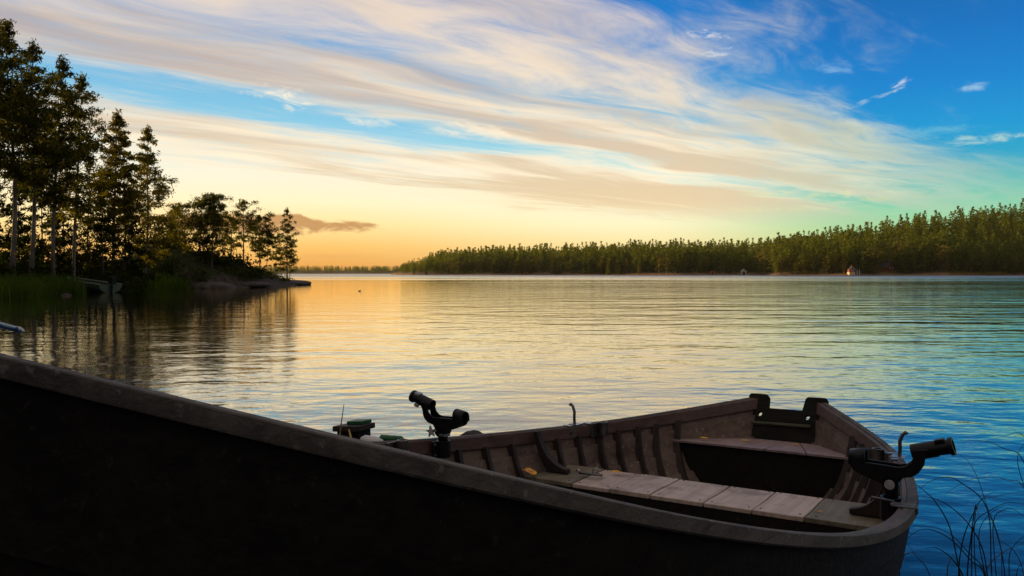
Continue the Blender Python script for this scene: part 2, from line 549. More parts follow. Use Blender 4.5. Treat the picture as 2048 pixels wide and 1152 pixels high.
# ------------------------------------------------------------------ lake
def water_mat():
    m, q, out = new_mat('lake water')
    b = q.node('ShaderNodeBsdfPrincipled')
    ge = q.node('ShaderNodeNewGeometry')
    P = ge.outputs['Position']
    sp = q.node('ShaderNodeSeparateXYZ')
    q.l.new(P, sp.inputs[0])
    X, Y = sp.outputs[0], sp.outputs[1]
    b.inputs['Base Color'].default_value = (.0012, .035, .095, 1)
    b.inputs['IOR'].default_value = 1.33
    # wind patches: long bands across the lake, rougher far out
    band = q.noise(q.mapping(P, (.012, .045, 1)), 1.0, 4, .55, .4)
    far = q.smooth(Y, 40, 220)
    ruf = q.m('ADD', .03, q.m('MULTIPLY', far, q.m('ADD', .06, q.smooth(band, .42, .6, 0, .16))))
    ruf = q.m('ADD', ruf, q.smooth(Y, 170, 330, 0, .12))
    q.put(b.inputs['Roughness'], ruf)
    v1 = q.mapping(P, (.55, 1.0, 1), (0, 0, R(8)))
    v2 = q.mapping(P, (.7, 1.0, 1), (0, 0, R(-14)))
    big = q.noise(v1, .75, 2, .5, .3)
    mid = q.noise(v2, 2.6, 2, .5, .3)
    sml = q.noise(v1, 9.0, 3, .55, .2)
    # sheltered water beside the headland is calmer
    calm = q.smooth(X, -12, 2, .34, 1.0)
    swell = q.noise(q.mapping(P, (.20, .62, 1), (0, 0, R(5))), 1.0, 2, .5, .4)
    patch = q.smooth(q.noise(q.mapping(P, (.03, .06, 1), (0, 0, 0), (3, 1, 0)), 1.0, 2, .5), .4, .6)
    amp = q.m('MULTIPLY', q.m('MULTIPLY', q.smooth(X, -6, 8), q.smooth(Y, 7, 16)), q.m('ADD', .35, patch))
    h = q.m('ADD', q.m('MULTIPLY', big, .034), q.m('ADD', q.m('MULTIPLY', mid, .016), q.m('MULTIPLY', sml, .0040)))
    h = q.m('ADD', q.m('MULTIPLY', h, calm), q.m('MULTIPLY', q.m('MULTIPLY', swell, amp), .075))
    bn = q.node('ShaderNodeBump')
    bn.inputs['Strength'].default_value = 1.0
    bn.inputs['Distance'].default_value = 1.0
    q.put(bn.inputs['Height'], h)
    q.put(b.inputs['Normal'], bn.outputs[0])
    gl = q.node('ShaderNodeBsdfGlossy')
    q.put(gl.inputs['Roughness'], ruf)
    gl.inputs['Color'].default_value = (1, .905, .74, 1)
    q.put(gl.inputs['Normal'], bn.outputs[0])
    fr = q.node('ShaderNodeFresnel')
    fr.inputs[0].default_value = 1.9
    q.put(fr.inputs[1], bn.outputs[0])
    mx = q.node('ShaderNodeMixShader')
    q.put(mx.inputs[0], q.m('MULTIPLY', q.smooth(fr.outputs[0], 0.02, .95), q.smooth(Y, 170, 330, 1.0, .32)))
    q.l.new(b.outputs[0], mx.inputs[1])
    q.l.new(gl.outputs[0], mx.inputs[2])
    q.l.new(mx.outputs[0], out.inputs[0])
    return m


mb = MB()
mb.add([(-2600, -300, 0), (2600, -300, 0), (2600, 2400, 0), (-2600, 2400, 0)], [(0, 1, 2, 3)])
tag(mb.build('lake', water_mat()), kind='structure')


def fbm(x, y, seed, octs=4):
    r = np.random.RandomState(seed)
    s = np.zeros_like(x)
    a = 1.0
    for o in range(octs):
        for k in range(3):
            th = r.rand() * 6.28
            f = 2 ** o
            s += a * np.sin((x * math.cos(th) + y * math.sin(th)) * f + r.rand() * 6.28) / 3
        a *= .55
    return s


def height_sheet(name, xs, ys, fz, mat):
    Xg, Yg = np.meshgrid(xs, ys)
    Z = fz(Xg, Yg)
    V = np.stack([Xg.ravel(), Yg.ravel(), Z.ravel()], 1)
    nx, ny = len(xs), len(ys)
    i = np.arange(nx * ny).reshape(ny, nx)
    F = np.stack([i[:-1, :-1], i[:-1, 1:], i[1:, 1:], i[1:, :-1]], -1).reshape(-1, 4)
    me = raw_mesh(name, V, F)
    me.polygons.foreach_set('use_smooth', [True] * len(me.polygons))
    o = link(name, me, mat)
    return tag(o, kind='structure')


# near shore on which the bow rests
def z_near(x, y):
    return .40 - .21 * y + .012 * fbm(x * 5, y * 5, 3) - .02 * np.maximum(y - 1.5, 0) + .05 * np.maximum(-y, 0) ** .5


height_sheet('shore_ground', np.linspace(-14, 14, 113), np.linspace(-14, 7, 85), z_near, M['nearshore'])

# left headland
SH_Y = np.array([-40, 36, 45, 50, 56, 62, 64, 70, 78, 84, 88, 91, 95, 130])
SH_X = np.array([-23.5, -23.6, -24.8, -27.4, -25.8, -24.6, -22.0, -20.4, -20.6, -21.2, -22.4, -27, -40, -80])


def z_head(x, y):
    xs = np.interp(y, SH_Y, SH_X)
    d = xs - x + .35 * fbm(x * .9, y * .9, 5, 3)
    base = np.where(d > 0, 1.05 * (1 - np.exp(-np.maximum(d, 0) / 3.5)), d * .28)
    base = base * np.where(y > 80, np.clip(1 - (y - 80) / 16, .5, 1), 1) - np.where(d < -2, .3, 0)
    ins = np.clip(d / 2.2, 0, 1)
    mA = 2.7 * np.exp(-(((x + 28.2) / 3.0) ** 2 + ((y - 66) / 3.2) ** 2) ** 1.4)
    mB = 1.55 * np.exp(-(((x + 25.2) / 3.4) ** 2 + ((y - 70.5) / 4.2) ** 2) ** 1.2)
    mC = .6 * np.exp(-(((x + 23.4) / 2.4) ** 2 + ((y - 77) / 4.5) ** 2))
    mD = .9 * np.clip((-30 - x) / 20, 0, 1)
    return base + (mA + mB + mC) * ins + mD + .10 * ins * fbm(x * 1.1, y * 1.1, 9, 4)


height_sheet('headland', np.linspace(-95, -16, 240), np.linspace(-28, 118, 330), z_head, M['headland'])


def zh(x, y):
    return float(z_head(np.array([x]), np.array([y]))[0])


# right hand wooded shore (polar profile: ratio = x / y)
RT = np.array([-.60, -.30, -.16, -.14, -.12, -.05, 0, .1, .2, .27, .295, .32, .40, .5, .62, .9, 1.4])
RS = np.array([900, 900, 900, 600, 560, 545, 540, 510, 480, 500, 490, 445, 425, 420, 415, 400, 380])
RH = np.array([-3, -3, -3, .6, 1.5, 3.0, 5, 6.5, 8, 8, 8, 8, 13, 21, 29, 34, 36])


def z_hill(x, y):
    r = x / y
    s = np.interp(r, RT, RS) + 5 * fbm(x * .05, y * .05, 11, 3)
    H = np.interp(r, RT, RH)
    d = y - s
    t = np.clip(d / 130, 0, 1)
    up = H * (t * t * (3 - 2 * t)) + np.minimum(d * .12, 1.6)
    return np.where(d > 0, np.minimum(up, np.where(H < 0, -.5, 99)) + .5 * fbm(x * .12, y * .12, 13, 3) * np.clip(d / 10, 0, 1), d * .1)


height_sheet('wooded_hill', np.linspace(-140, 560, 220), np.linspace(365, 800, 150), z_hill, M['hill'])
height_sheet('far_shore', np.linspace(-1100, 60, 160), np.linspace(1300, 1900, 40),
             lambda x, y: np.clip((y - 1400 - 14 * fbm(x * .01, y * .01, 2, 2)) * .05, -1, 6) + .0 * x, M['hill'])


# ------------------------------------------------------------------ trees
def quads(rng, cen, w, l, up=0.0):
    """random leaf faces round the centres"""
    n = len(cen)
    a = rng.normal(size=(n, 3))
    a /= np.linalg.norm(a, axis=1)[:, None]
    b = rng.normal(size=(n, 3))
    b -= (b * a).sum(1)[:, None] * a
    b /= np.linalg.norm(b, axis=1)[:, None]
    a[:, 2] += up
    a /= np.linalg.norm(a, axis=1)[:, None]
    s = rng.uniform(.6, 1.35, (n, 1))
    a = a * l * s / 2
    b = b * w * s / 2
    V = np.stack([cen - a, cen + b * .9, cen + a, cen - b * .9], 1).reshape(-1, 3)
    F = np.arange(4 * n).reshape(n, 4)
    return V, F


def profile(kind, x):
    if kind == 'spruce':
        return (1 - x) ** .9 * .95 + .05
    if kind == 'pine':
        return max(.08, (1 - x) ** .62 * min(1, x * 3.0 + .45))
    if kind == 'openpine':
        return max(.12, min(1, x * 1.6 + .35) * (1 - x ** 3.5) ** .7)
    return max(.1, math.sqrt(max(0, 1 - (2 * x - .9) ** 2 / 1.25)))      # broad


def tree_geo(seed, H, cb, Rd, kind, nb, per, w, l, lean=(0, 0), r0=None, limbs=True, droop=0.0, clump=.20):
    """returns (trunk MB, crown V, F); base at the origin"""
    rng = np.random.RandomState(seed)
    r0 = r0 or H * .013
    tr = MB()
    k = 7
    bend = rng.normal(size=2) * H * .006
    def axis(t):
        return Vector((lean[0] * t + bend[0] * math.sin(t * 5), lean[1] * t + bend[1] * math.sin(t * 4 + 1), H * t))
    tr.tube([axis(i / k * .97) for i in range(k + 1)], [r0 * (1 - .9 * (i / k)) * (1.35 if i == 0 else 1) for i in range(k + 1)], 7)
    cens = []
    for i in range(nb):
        x = (i + rng.rand()) / nb
        h = cb + (1 - cb) * x
        L = Rd * profile(kind, x) * rng.uniform(.55, 1.15)
        azm = i * 2.4 + rng.normal() * .5
        p0 = axis(h * .985)
        rise = {'spruce': -.18, 'pine': .22, 'openpine': .3, 'broad': .55}[kind] + rng.normal() * .14 - droop
        d = Vector((math.cos(azm), math.sin(azm), rise + (.35 * x if kind != 'spruce' else .2 * x)))
        p1 = p0 + d * L
        if limbs:
            mid_ = p0 + d * L * .5 + Vector((0, 0, -.06 * L))
            tr.tube([p0, mid_, p1], [r0 * .28 * (1 - h * .6), r0 * .18 * (1 - h * .6), r0 * .06], 4, cap=False)
        m = max(3, int(per * (L / Rd) ** 1.1))
        u = rng.beta(2.2, 1.5, m) * 1.02
        base = np.array(p0)[None] + np.outer(u * L, np.array(d))
        # tufts gather into a few sub clumps along the limb
        nc = max(2, int(3 + L * 1.2))
        cc = rng.rand(nc)
        idx = rng.randint(0, nc, m)
        u2 = (cc[idx] * .75 + .28)
        base = np.array(p0)[None] + np.outer(u2 * L, np.array(d))
        off = rng.normal(size=(nc, 3)) * L * clump * np.array([1, 1, .45])
        cens.append(base + off[idx] + rng.normal(size=(m, 3)) * (clump * L * .5 + .1 * Rd * .35) * np.array([1, 1, .55]))
    # leader
    m = int(per * .5)
    tt = rng.uniform(.93, 1.0, m)
    cens.append(np.stack([np.array(axis(t)) for t in tt]) + rng.normal(size=(m, 3)) * Rd * .06)
    V, F = quads(rng, np.concatenate(cens), w, l)
    return tr, V, F


def plant_tree(name, label, cat, loc, seed, H, cb, Rd, kind, nb, per, w, l, leafm, barkm, lean=(0, 0), r0=None, group=None, droop=0.0, clump=.2):
    t = empty(name, loc, 0, label=label, cat=cat, group=group)
    tr, V, F = tree_geo(seed, H, cb, Rd, kind, nb, per, w, l, lean, r0, True, droop, clump)
    tr.build('trunk', M[barkm], t, smooth=True)
    link('crown', raw_mesh('crown', V, F), M[leafm], t)
    return t


def stand(u, vb, vt, Y, **kw):
    """tree whose foot shows at (u,vb) and whose top at height vt, Y metres out"""
    p = pix(u, vb, Y)
    H = (vb - vt) / FPX * Y
    p.z = zh(p.x, p.y) - .08
    top = pix(u, vt, Y).z
    return p, top - p.z


G1 = 'tall pines along the left shore'
tall = [
    # u foot, v foot, v top, Y, lean, crown base, radius, kind, label
    (-42, 556, 20, 43, (.3, .2), .42, 2.7, 'pine', 'big dark pine half cut off by the left edge of the photo'),
    (20, 556, 42, 44, (.1, .2), .36, 2.6, 'pine', 'tallest pine fully in view by the left edge, trunk curved at its foot'),
    (58, 554, 84, 46, (.35, .3), .38, 2.4, 'pine', 'tall pine with straight pale bare trunk, second full one from the left edge'),
    (106, 552, 116, 48, (.55, .0), .36, 2.35, 'pine', 'tall pine with slim grey trunk in the middle of the left shore row'),
    (146, 540, 152, 50, (.6, .0), .34, 2.4, 'pine', 'airy pine with see-through crown leaning right, next to the golden green tree'),
    (225, 540, 224, 53, (.35, .0), .30, 1.9, 'pine', 'narrow golden green pine lit from behind, left of the last big pine'),
    (286, 515, 256, 57, (.55, .0), .18, 2.3, 'pine', 'last big pine of the left row, low full crown above the mossy mound'),
]
for i, (u, vb, vt, Y, ln, cb, rd, kd, lb) in enumerate(tall):
    p, H = stand(u, vb, vt, Y)
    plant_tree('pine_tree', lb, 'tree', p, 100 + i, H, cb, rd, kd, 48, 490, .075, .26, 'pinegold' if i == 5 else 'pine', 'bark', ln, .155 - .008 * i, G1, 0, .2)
p, H = stand(250, 530, 262, 55)
plant_tree('pine_tree', 'thin second pine stem standing close behind the golden green pine', 'tree', p, 131, H, .45, 1.3, 'pine', 26, 70, .17, .34, 'pine', 'bark', (0, 0), .08, G1)

G2 = 'dark spruces between the tall pines'
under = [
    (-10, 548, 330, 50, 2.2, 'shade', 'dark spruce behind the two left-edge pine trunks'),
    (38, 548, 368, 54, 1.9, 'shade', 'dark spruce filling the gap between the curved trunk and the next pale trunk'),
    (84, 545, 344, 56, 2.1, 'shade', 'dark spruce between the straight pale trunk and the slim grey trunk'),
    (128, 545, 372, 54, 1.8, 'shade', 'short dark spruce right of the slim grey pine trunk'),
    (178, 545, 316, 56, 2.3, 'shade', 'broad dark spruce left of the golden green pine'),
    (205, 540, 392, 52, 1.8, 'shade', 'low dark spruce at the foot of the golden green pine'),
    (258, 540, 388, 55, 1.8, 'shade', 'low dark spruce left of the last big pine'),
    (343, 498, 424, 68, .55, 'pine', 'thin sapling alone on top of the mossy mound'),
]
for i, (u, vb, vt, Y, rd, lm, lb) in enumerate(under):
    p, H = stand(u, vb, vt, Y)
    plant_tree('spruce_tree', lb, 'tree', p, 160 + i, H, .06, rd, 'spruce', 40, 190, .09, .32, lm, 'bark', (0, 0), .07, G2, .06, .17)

G3 = 'small trees on the rocky point'
point = [
    (372, 520, 408, 66, 1.5, .30, 'openpine', 'redbark', 'pine', 26, 60, (-.5, 0), 'crooked thin pine at the left end of the point, next to the mound'),
    (398, 528, 404, 67, 1.6, .18, 'broad', 'bark', 'broad', 34, 75, (.3, 0), 'leafy tree with wispy upright top between the crooked pine and the bushiest tree'),
    (424, 540, 392, 67, 1.55, .16, 'broad', 'bark', 'broad', 42, 110, (.25, 0), 'bushiest and tallest tree on the rocky point'),
    (446, 540, 414, 70, 1.0, .30, 'openpine', 'redbark', 'pine', 16, 40, (0, 0), 'half bare pine with a dead spike top on the point'),
    (487, 542, 402, 70, 1.35, .38, 'openpine', 'redbark', 'pine', 26, 62, (.05, 0), 'open crowned pine with straight reddish trunk in the middle of the point'),
    (462, 540, 438, 71, 1.2, .2, 'broad', 'bark', 'broad', 22, 70, (.1, 0), 'low leafy tree left of the open crowned pine'),
    (521, 545, 432, 73, 1.25, .26, 'broad', 'bark', 'broad', 32, 90, (-.1, 0), 'round crowned tree on several thin stems right of the open crowned pine'),
    (534, 548, 462, 74, .9, .35, 'broad', 'bark', 'broad', 14, 55, (.15, 0), 'thin stemmed small tree leaning right behind the round crowned tree'),
    (549, 552, 470, 76, .7, .2, 'openpine', 'bark', 'pine', 12, 45, (.35, 0), 'slanting sapling with sparse twigs just left of the lone pine'),
    (574, 558, 418, 80, 1.55, .13, 'pine', 'redbark', 'pine', 44, 88, (.05, 0), 'lone slender pine at the very tip of the rocky point'),
    (580, 558, 472, 80.6, .8, .45, 'pine', 'redbark', 'pine', 12, 50, (.0, 0), 'shorter twin stem right beside the lone slender pine'),
]
for i, (u, vb, vt, Y, rd, cb, kd, bk, lm, nb, per, ln, lb) in enumerate(point):
    p, H = stand(u, vb, vt, Y)
    plant_tree('pine_tree' if lm == 'pine' else 'broadleaf_tree', lb, 'tree', p, 200 + i, H, cb, rd, kd, nb, int(per * 2.4), .065, .24, lm, bk, ln, .075 if rd > 1 else .045, G3, 0, .2)


# undergrowth of the left shore: nobody could count it
def leaf_mass(name, pts, hts, per, w, l, mat, seed, flat=.8):
    rng = np.random.RandomState(seed)
    cen = []
    for (x, y, z), h in zip(pts, hts):
        q = rng.normal(size=(per, 3)) * np.array([h * .5, h * .5, h * .33 * flat])
        q[:, 2] = np.abs(q[:, 2]) * 1.2
        cen.append(q + np.array([x, y, z]))
    V, F = quads(rng, np.concatenate(cen), w, l, .3)
    o = link(name, raw_mesh(name, V, F), mat)
    return tag(o, kind='stuff')


rng = np.random.RandomState(77)
pts, hts = [], []
for k in range(260):
    y = rng.uniform(38, 72)
    xs = np.interp(y, SH_Y, SH_X)
    x = xs - rng.uniform(1.2, 13)
    if (abs(x + 28.2) < 3.0 and abs(y - 66) < 3.5) and rng.rand() < .6: continue
    pts.append((x, y, zh(x, y) - .1))
    hts.append(rng.uniform(.7, 1.9) * (1.7 if x < -28 and y < 58 else 1))
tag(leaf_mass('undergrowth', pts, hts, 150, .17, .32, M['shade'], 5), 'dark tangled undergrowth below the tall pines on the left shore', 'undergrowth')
pts, hts = [], []
for k in range(70):
    y = rng.uniform(63, 87)
    xs = np.interp(y, SH_Y, SH_X)
    x = xs - rng.uniform(.8, 6)
    pts.append((x, y, zh(x, y) - .05))
    hts.append(rng.uniform(.25, .8))
tag(leaf_mass('low_shrubbery', pts, hts, 70, .12, .22, M['broad'], 6), 'low heather and shrubs growing over the rocky point', 'shrubbery')

# reeds
rng = np.random.RandomState(31)
n = 9000
ry = rng.uniform(34.5, 62, n)
rx = np.interp(ry, SH_Y, SH_X) + rng.uniform(-2.2, 1.1, n) + .5 * np.sin(ry * .7)
rh = rng.uniform(.7, 1.35, n) * (1 + .15 * np.sin(ry * 1.3))
rh *= np.where((rx > -29) & (rx < -24.2) & (ry > 46.5) & (ry < 53), .35, 1)
lean = rng.normal(size=(n, 2)) * .16
wd = rng.uniform(.012, .03, n)
th = rng.rand(n) * 3.14
z0 = np.full(n, -.15)
V = np.zeros((n, 6, 3))
for j, (t, k) in enumerate(((0, 1), (0, -1), (.55, -1), (.55, 1), (1, .15), (1, -.15))):
    V[:, j, 0] = rx + lean[:, 0] * t * t * rh + np.cos(th) * wd * k
    V[:, j, 1] = ry + lean[:, 1] * t * t * rh + np.sin(th) * wd * k
    V[:, j, 2] = z0 + rh * t * (1 - .1 * t)
i6 = np.arange(n)[:, None] * 6
F = np.concatenate([i6 + np.array([0, 1, 2, 3]), i6 + np.array([3, 2, 5, 4])])
tag(link('reeds', raw_mesh('reeds', V.reshape(-1, 3), F), M['reed']), 'green reeds standing in the shallow water along the left shore', 'reeds', kind='stuff')


# boulders and slabs on the point
def boulder(name, label, u, v, Y, s, seed, zoff=0.0, group=None):
    bm = bmesh.new()
    bmesh.ops.create_icosphere(bm, subdivisions=4, radius=1)
    r = np.random.RandomState(seed)
    co = np.array([w.co for w in bm.verts])
    f = 1 + .13 * fbm(co[:, 0] * 2.1 + co[:, 2], co[:, 1] * 2.1 - co[:, 2] * 1.3, seed, 4)
    f2 = np.clip(co @ (r.normal(size=3) / 1.7), -1, .55)
    for w, k, c2 in zip(bm.verts, f, f2):
        w.co *= k * (1 + .1 * c2)
        w.co = Vector((w.co.x * s[0], w.co.y * s[1], w.co.z * s[2]))
    me = bpy.data.meshes.new(name)
    bm.to_mesh(me)
    bm.free()
    me.polygons.foreach_set('use_smooth', [True] * len(me.polygons))
    p = pix(u, v, Y)
    o = link(name, me, M['stone'])
    o.location = (p.x, p.y, max(zh(p.x, p.y), -.1) + zoff)
    return tag(o, label, 'rock', group)


RG = 'granite rocks along the point'
boulder('granite_rock', 'long smooth slab sloping to the water below the bushiest tree', 425, 566, 63.5, (1.8, 1.4, .5), 2, 0, RG)
boulder('granite_rock', 'low pale slab at the waterline below the round crowned tree', 500, 573, 67.8, (1.5, 1.2, .3), 3, 0, RG)
boulder('granite_rock', 'flat pointed slab running into the lake below the lone pine', 588, 566, 82, (1.7, 2.6, .36), 4, -.02, RG)
boulder('granite_rock', 'rounded brown stone breaking the water just behind the far rail of the rowboat', 940, 876, 5.5, (.115, .09, .16), 7, .05, None)
boulder('granite_rock', 'small pale stone lying in the reeds near the beached motorboat', 133, 588, 42, (.28, .22, .16), 6, .05, RG)

# ------------------------------------------------------------------ far woods
def far_variant(kind, seed):
    if kind == 'spruce':
        return tree_geo(seed, 1, .06, .19, 'spruce', 36, 24, .028, .062, (0, 0), .008, False, .05, .2)
    if kind == 'pine':
        return tree_geo(seed, 1, .26, .22, 'pine', 30, 28, .030, .062, (0, 0), .009, False, 0, .22)
    return tree_geo(seed, 1, .14, .22, 'broad', 30, 26, .034, .062, (0, 0), .012, False, 0, .25)


variants = {k: [far_variant(k, 300 + 10 * j + i) for i in range(5)] for j, k in enumerate(('spruce', 'pine', 'birch'))}
rng = np.random.RandomState(2024)


def hill_point(r, d):
    s = float(np.interp(r, RT, RS))
    y = s + d
    x = r * y
    return x, y, float(z_hill(np.array([x]), np.array([y]))[0])


spots = []
for k in range(2600):
    r = rng.uniform(-.135, .70)
    d = 4 + 150 * rng.rand() ** 1.5
    x, y, z = hill_point(r, d)
    if z < .35: continue
    if abs(r - .282) < .014 and d < 12: continue                # clearing of the white boathouse
    if abs(r - .413) < .010 and d < 10: continue                # clearing of the red cottage
    if abs(r - .455) < .014 and d < 16: continue
    kind = rng.choice(['spruce', 'pine', 'birch'], p=[.50, .38, .12] if d > 14 else [.36, .34, .30])
    h = {'spruce': rng.uniform(10.5, 19), 'pine': rng.uniform(10.5, 17.0), 'birch': rng.uniform(8.5, 14.5)}[kind]
    h *= .62 + .38 * min(1, d / 22) + (.05 if r > .3 else -.04)
    if r < -.08: h *= .4 + .6 * max(0, (r + .135) / .055)
    spots.append((d + rng.rand() * 6, r, x, y, z, kind, h))
spots.sort()
# the 270 nearest stand as trees of their own, the rest of the wood reads as one mass
single = {}
for k in variants:
    bark = M['birchbark'] if k == 'birch' else M['redbark']
    lm = M['farbirch'] if k == 'birch' else M['farfir']
    single[k] = []
    for tr, V, F in variants[k]:
        t = tr.build('trunk', bark)
        c = link('crown', raw_mesh('crown', V, F), lm)
        single[k].append((t.data, c.data))
        bpy.data.objects.remove(t)
        bpy.data.objects.remove(c)
NAMES = {'spruce': ('spruce_tree', 'pointed dark spruce in the front rows of the wooded far shore', 'spruces on the far shore'),
         'pine': ('pine_tree', 'bare stemmed pine in the front rows of the wooded far shore', 'pines on the far shore'),
         'birch': ('birch_tree', 'pale leafy birch near the waterline of the wooded far shore', 'birches on the far shore')}


def far_tree(kind, x, y, z, h, wid, vi, label=None):
    nm, lb, gp = NAMES[kind]
    t = empty(nm, (x, y, z - .15), rng.rand() * 6.28, label=label or lb, cat='tree', group=gp)
    t.scale = (h * wid * 1.15, h * wid * 1.15, h)
    a, b = single[kind][vi]
    link('trunk', a, None, t)
    link('crown', b, None, t)


for (dd, r, x, y, z, kind, h) in spots[:265]:
    far_tree(kind, x, y, z, h, rng.uniform(.8, 1.25), rng.randint(5))
for u, d, h, kd, lb in ((1748, 5, 15.5, 'birch', 'large pale birch just right of the red waterside cottage'),
                        (1800, 6, 18, 'birch', 'tall pale birch standing left of the clump at the dark end of the far shore'),
                        (1884, 6, 13.5, 'birch', 'pale bushy birch above the golden reeds at the right end of the far shore'),
                        (1628, 5, 9, 'birch', 'small bright birch on the bank left of the red waterside cottage'),
                        (1528, 6, 15, 'birch', 'leafy tree at the corner of the bay right of the white boathouse'),
                        (918, 4, 9, 'birch', 'bright leafy tree standing alone at the edge of the left far wood'),
                        (1333, 4, 12, 'birch', 'slim pale birch at the waterline in the middle of the far shore')):
    x, y, z = hill_point((u - 1024) / FPX, d)
    far_tree(kd, x, y, z, h, 1.15, int(u) % 5, lb)


def merged_wood(name, items, mat, label):
    Vs, Fs, o = [], [], 0
    for (x, y, z, kind, h) in items:
        tr, V, F = variants[kind][rng.randint(5)]
        a = rng.rand() * 6.28
        w = h * rng.uniform(.85, 1.25)
        ca, sa = math.cos(a), math.sin(a)
        w *= 1.2
        Q = np.stack([(V[:, 0] * ca - V[:, 1] * sa) * w + x, (V[:, 0] * sa + V[:, 1] * ca) * w + y, V[:, 2] * h + z], 1)
        Vs.append(Q)
        Fs.append(F + o)
        o += len(Q)
    ob = link(name, raw_mesh(name, np.concatenate(Vs), np.concatenate(Fs)), mat)
    return tag(ob, label, 'forest', kind='stuff')


merged_wood('forest', [s[2:] for s in spots[265:]], M['farfir'], 'dense mixed forest covering the hill behind the front trees of the far shore')
items = []
for k in range(1100):
    x = rng.uniform(-1050, -150)
    y = rng.uniform(1440, 1620)
    items.append((x, y, 1.5, rng.choice(['spruce', 'pine']), rng.uniform(10, 14)))
merged_wood('distant_forest', items, M['farfir'], 'thin strip of hazy forest along the horizon between the point and the wooded shore')

# the wood goes on along the left shore, out of the frame; it keeps the low sun off the boat
items = []
for k in range(150):
    x, y = rng.uniform(-44, -25.5), rng.uniform(-24, 36)
    if x > -.66 * y - 1.5: x = -.66 * y - 1.5 - rng.uniform(0, 6)
    x = min(x, -25.5)
    items.append((x, y, zh(x, y) - .2, rng.choice(['spruce', 'pine', 'birch'], p=[.6, .1, .3]), rng.uniform(9, 15)))
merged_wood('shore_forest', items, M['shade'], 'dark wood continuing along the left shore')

# golden reeds at the foot of the right hill
rng2 = np.random.RandomState(8)
n = 1500
rr = rng2.uniform(.53, .60, n)
ss = np.interp(rr, RT, RS) - rng2.uniform(-3, 3, n)
cen = np.stack([rr * ss, ss, rng2.uniform(.2, 1.5, n)], 1)
V, F = quads(rng2, cen, .16, 1.3, 1.5)
tag(link('golden_reeds', raw_mesh('golden_reeds', V, F), leaf_mat('golden reeds', (.12, .10, .02), (.24, .19, .04), .3)), 'golden reeds in front of the dark wood at the right end of the far shore', 'reeds', kind='stuff')


# ------------------------------------------------------------------ far buildings
def gable(name, label, cat, u, d, w, dep, hw, hr, face, wallm, roofm, extras):
    x, y, z = hill_point((u - 1024) / FPX, d)
    z = max(z, .3) - .25
    t = empty(name, (x, y, z), face, label=label, cat=cat)
    b = MB()
    poly = [(-w / 2, 0), (w / 2, 0), (w / 2, hw), (0, hw + hr), (-w / 2, hw)]
    b.prism(poly, dep)
    b.build('wall', wallm, t)
    r = MB()
    L = math.hypot(w / 2, hr)
    a = math.atan2(hr, w / 2)
    for s in (-1, 1):
        m = Matrix.Translation((s * w / 4 * 1.1, 0, hw + hr / 2 * .92 + .1)) @ Matrix.Rotation(s * a, 4, 'Y')
        r.box((0, 0, 0), (L * 1.22, dep + .7, .12), m)
    r.build('roof', roofm, t)
    extras(t, w, dep, hw, hr)
    return t


def window(t, x, y, z, w, h):
    f = MB()
    for sx in (-1, 1): f.box((x + sx * w / 2, y, z), (.14, .12, h + .14))
    for sz in (-1, 0, 1): f.box((x, y, z + sz * h / 2), (w - .14, .12, .12))
    fr = f.build('window', M['whitewall'], t)
    p = MB()
    p.box((x, y + .03, z), (w, .05, h))
    p.build('pane', M['glass'], fr)


def sauna(t, w, dep, hw, hr):
    b = MB(); b.box((0, -.06, .7), (w + .16, dep + .16, 1.4)); b.build('foundation', M['cream'], t)
    window(t, 0, -dep / 2 - .08, 2.25, .9, .95)
    b = MB(); b.box((.35, .5, hw + hr + .45), (.6, .6, 1.3)); b.build('chimney', M['orange'], t)
    tr = MB()
    a = math.atan2(hr, w / 2)
    for s in (-1, 1):
        m = Matrix.Translation((s * w / 4 * 1.1, -dep / 2 - .4, hw + hr / 2 * .92 + .02)) @ Matrix.Rotation(s * a, 4, 'Y')
        tr.box((0, 0, 0), (math.hypot(w / 2, hr) * 1.2, .08, .22), m)
    tr.build('bargeboard', M['cream'], t)
    p = MB()
    p.box((w / 2 + 1.3, .3, 1.0), (2.6, dep * .6, .2))
    p.box((w / 2 + 1.4, .3, 2.9), (3.0, dep * .8, .14))
    p.build('porch', M['roof'], t)
    for k in range(3):
        q = MB(); q.box((w / 2 + .25 + k * 1.1, -dep * .22, 1.42), (.26, .26, 2.8)); q.build('porch_post', M['whitewall'], t)


gable('red_cottage', 'small red waterside cottage with cream base, white window and orange chimney', 'cottage', 1702, 2, 2.7, 4.4, 2.9, 1.1, R(-8), M['red'], M['roof'], sauna)


def boathouse_bits(t, w, dep, hw, hr):
    b = MB(); b.box((0, -dep / 2 - .02, .95), (1.5, .08, 1.7)); b.build('door', M['roof'], t)
    tr = MB()
    a = math.atan2(hr, w / 2)
    for s in (-1, 1):
        m = Matrix.Translation((s * w / 4 * 1.1, -dep / 2 - .4, hw + hr / 2 * .92 + .02)) @ Matrix.Rotation(s * a, 4, 'Y')
        tr.box((0, 0, 0), (math.hypot(w / 2, hr) * 1.2, .08, .25), m)
    tr.build('bargeboard', M['whitewall'], t)


gable('boathouse', 'tiny white boathouse with dark door at the edge of the far bay', 'boathouse', 1487, 1, 3.0, 4, 2.2, 1.2, R(-10), M['cream'], M['whitewall'], boathouse_bits)


def cabin_bits(t, w, dep, hw, hr):
    window(t, -1.2, -dep / 2 - .05, 1.5, .9, 1.1)
    window(t, 1.4, -dep / 2 - .05, 1.5, .8, 1.1)


gable('cabin', 'dark red cabin with black roof half hidden behind the large pale birch', 'cabin', 1772, 16, 5.2, 6, 2.4, 2.6, R(32), M['red'], M['roof'], cabin_bits)


def plain_bits(t, w, dep, hw, hr):
    b = MB(); b.box((0, -dep / 2 - .02, .8), (.8, .06, 1.5)); b.build('door', M['roof'], t)


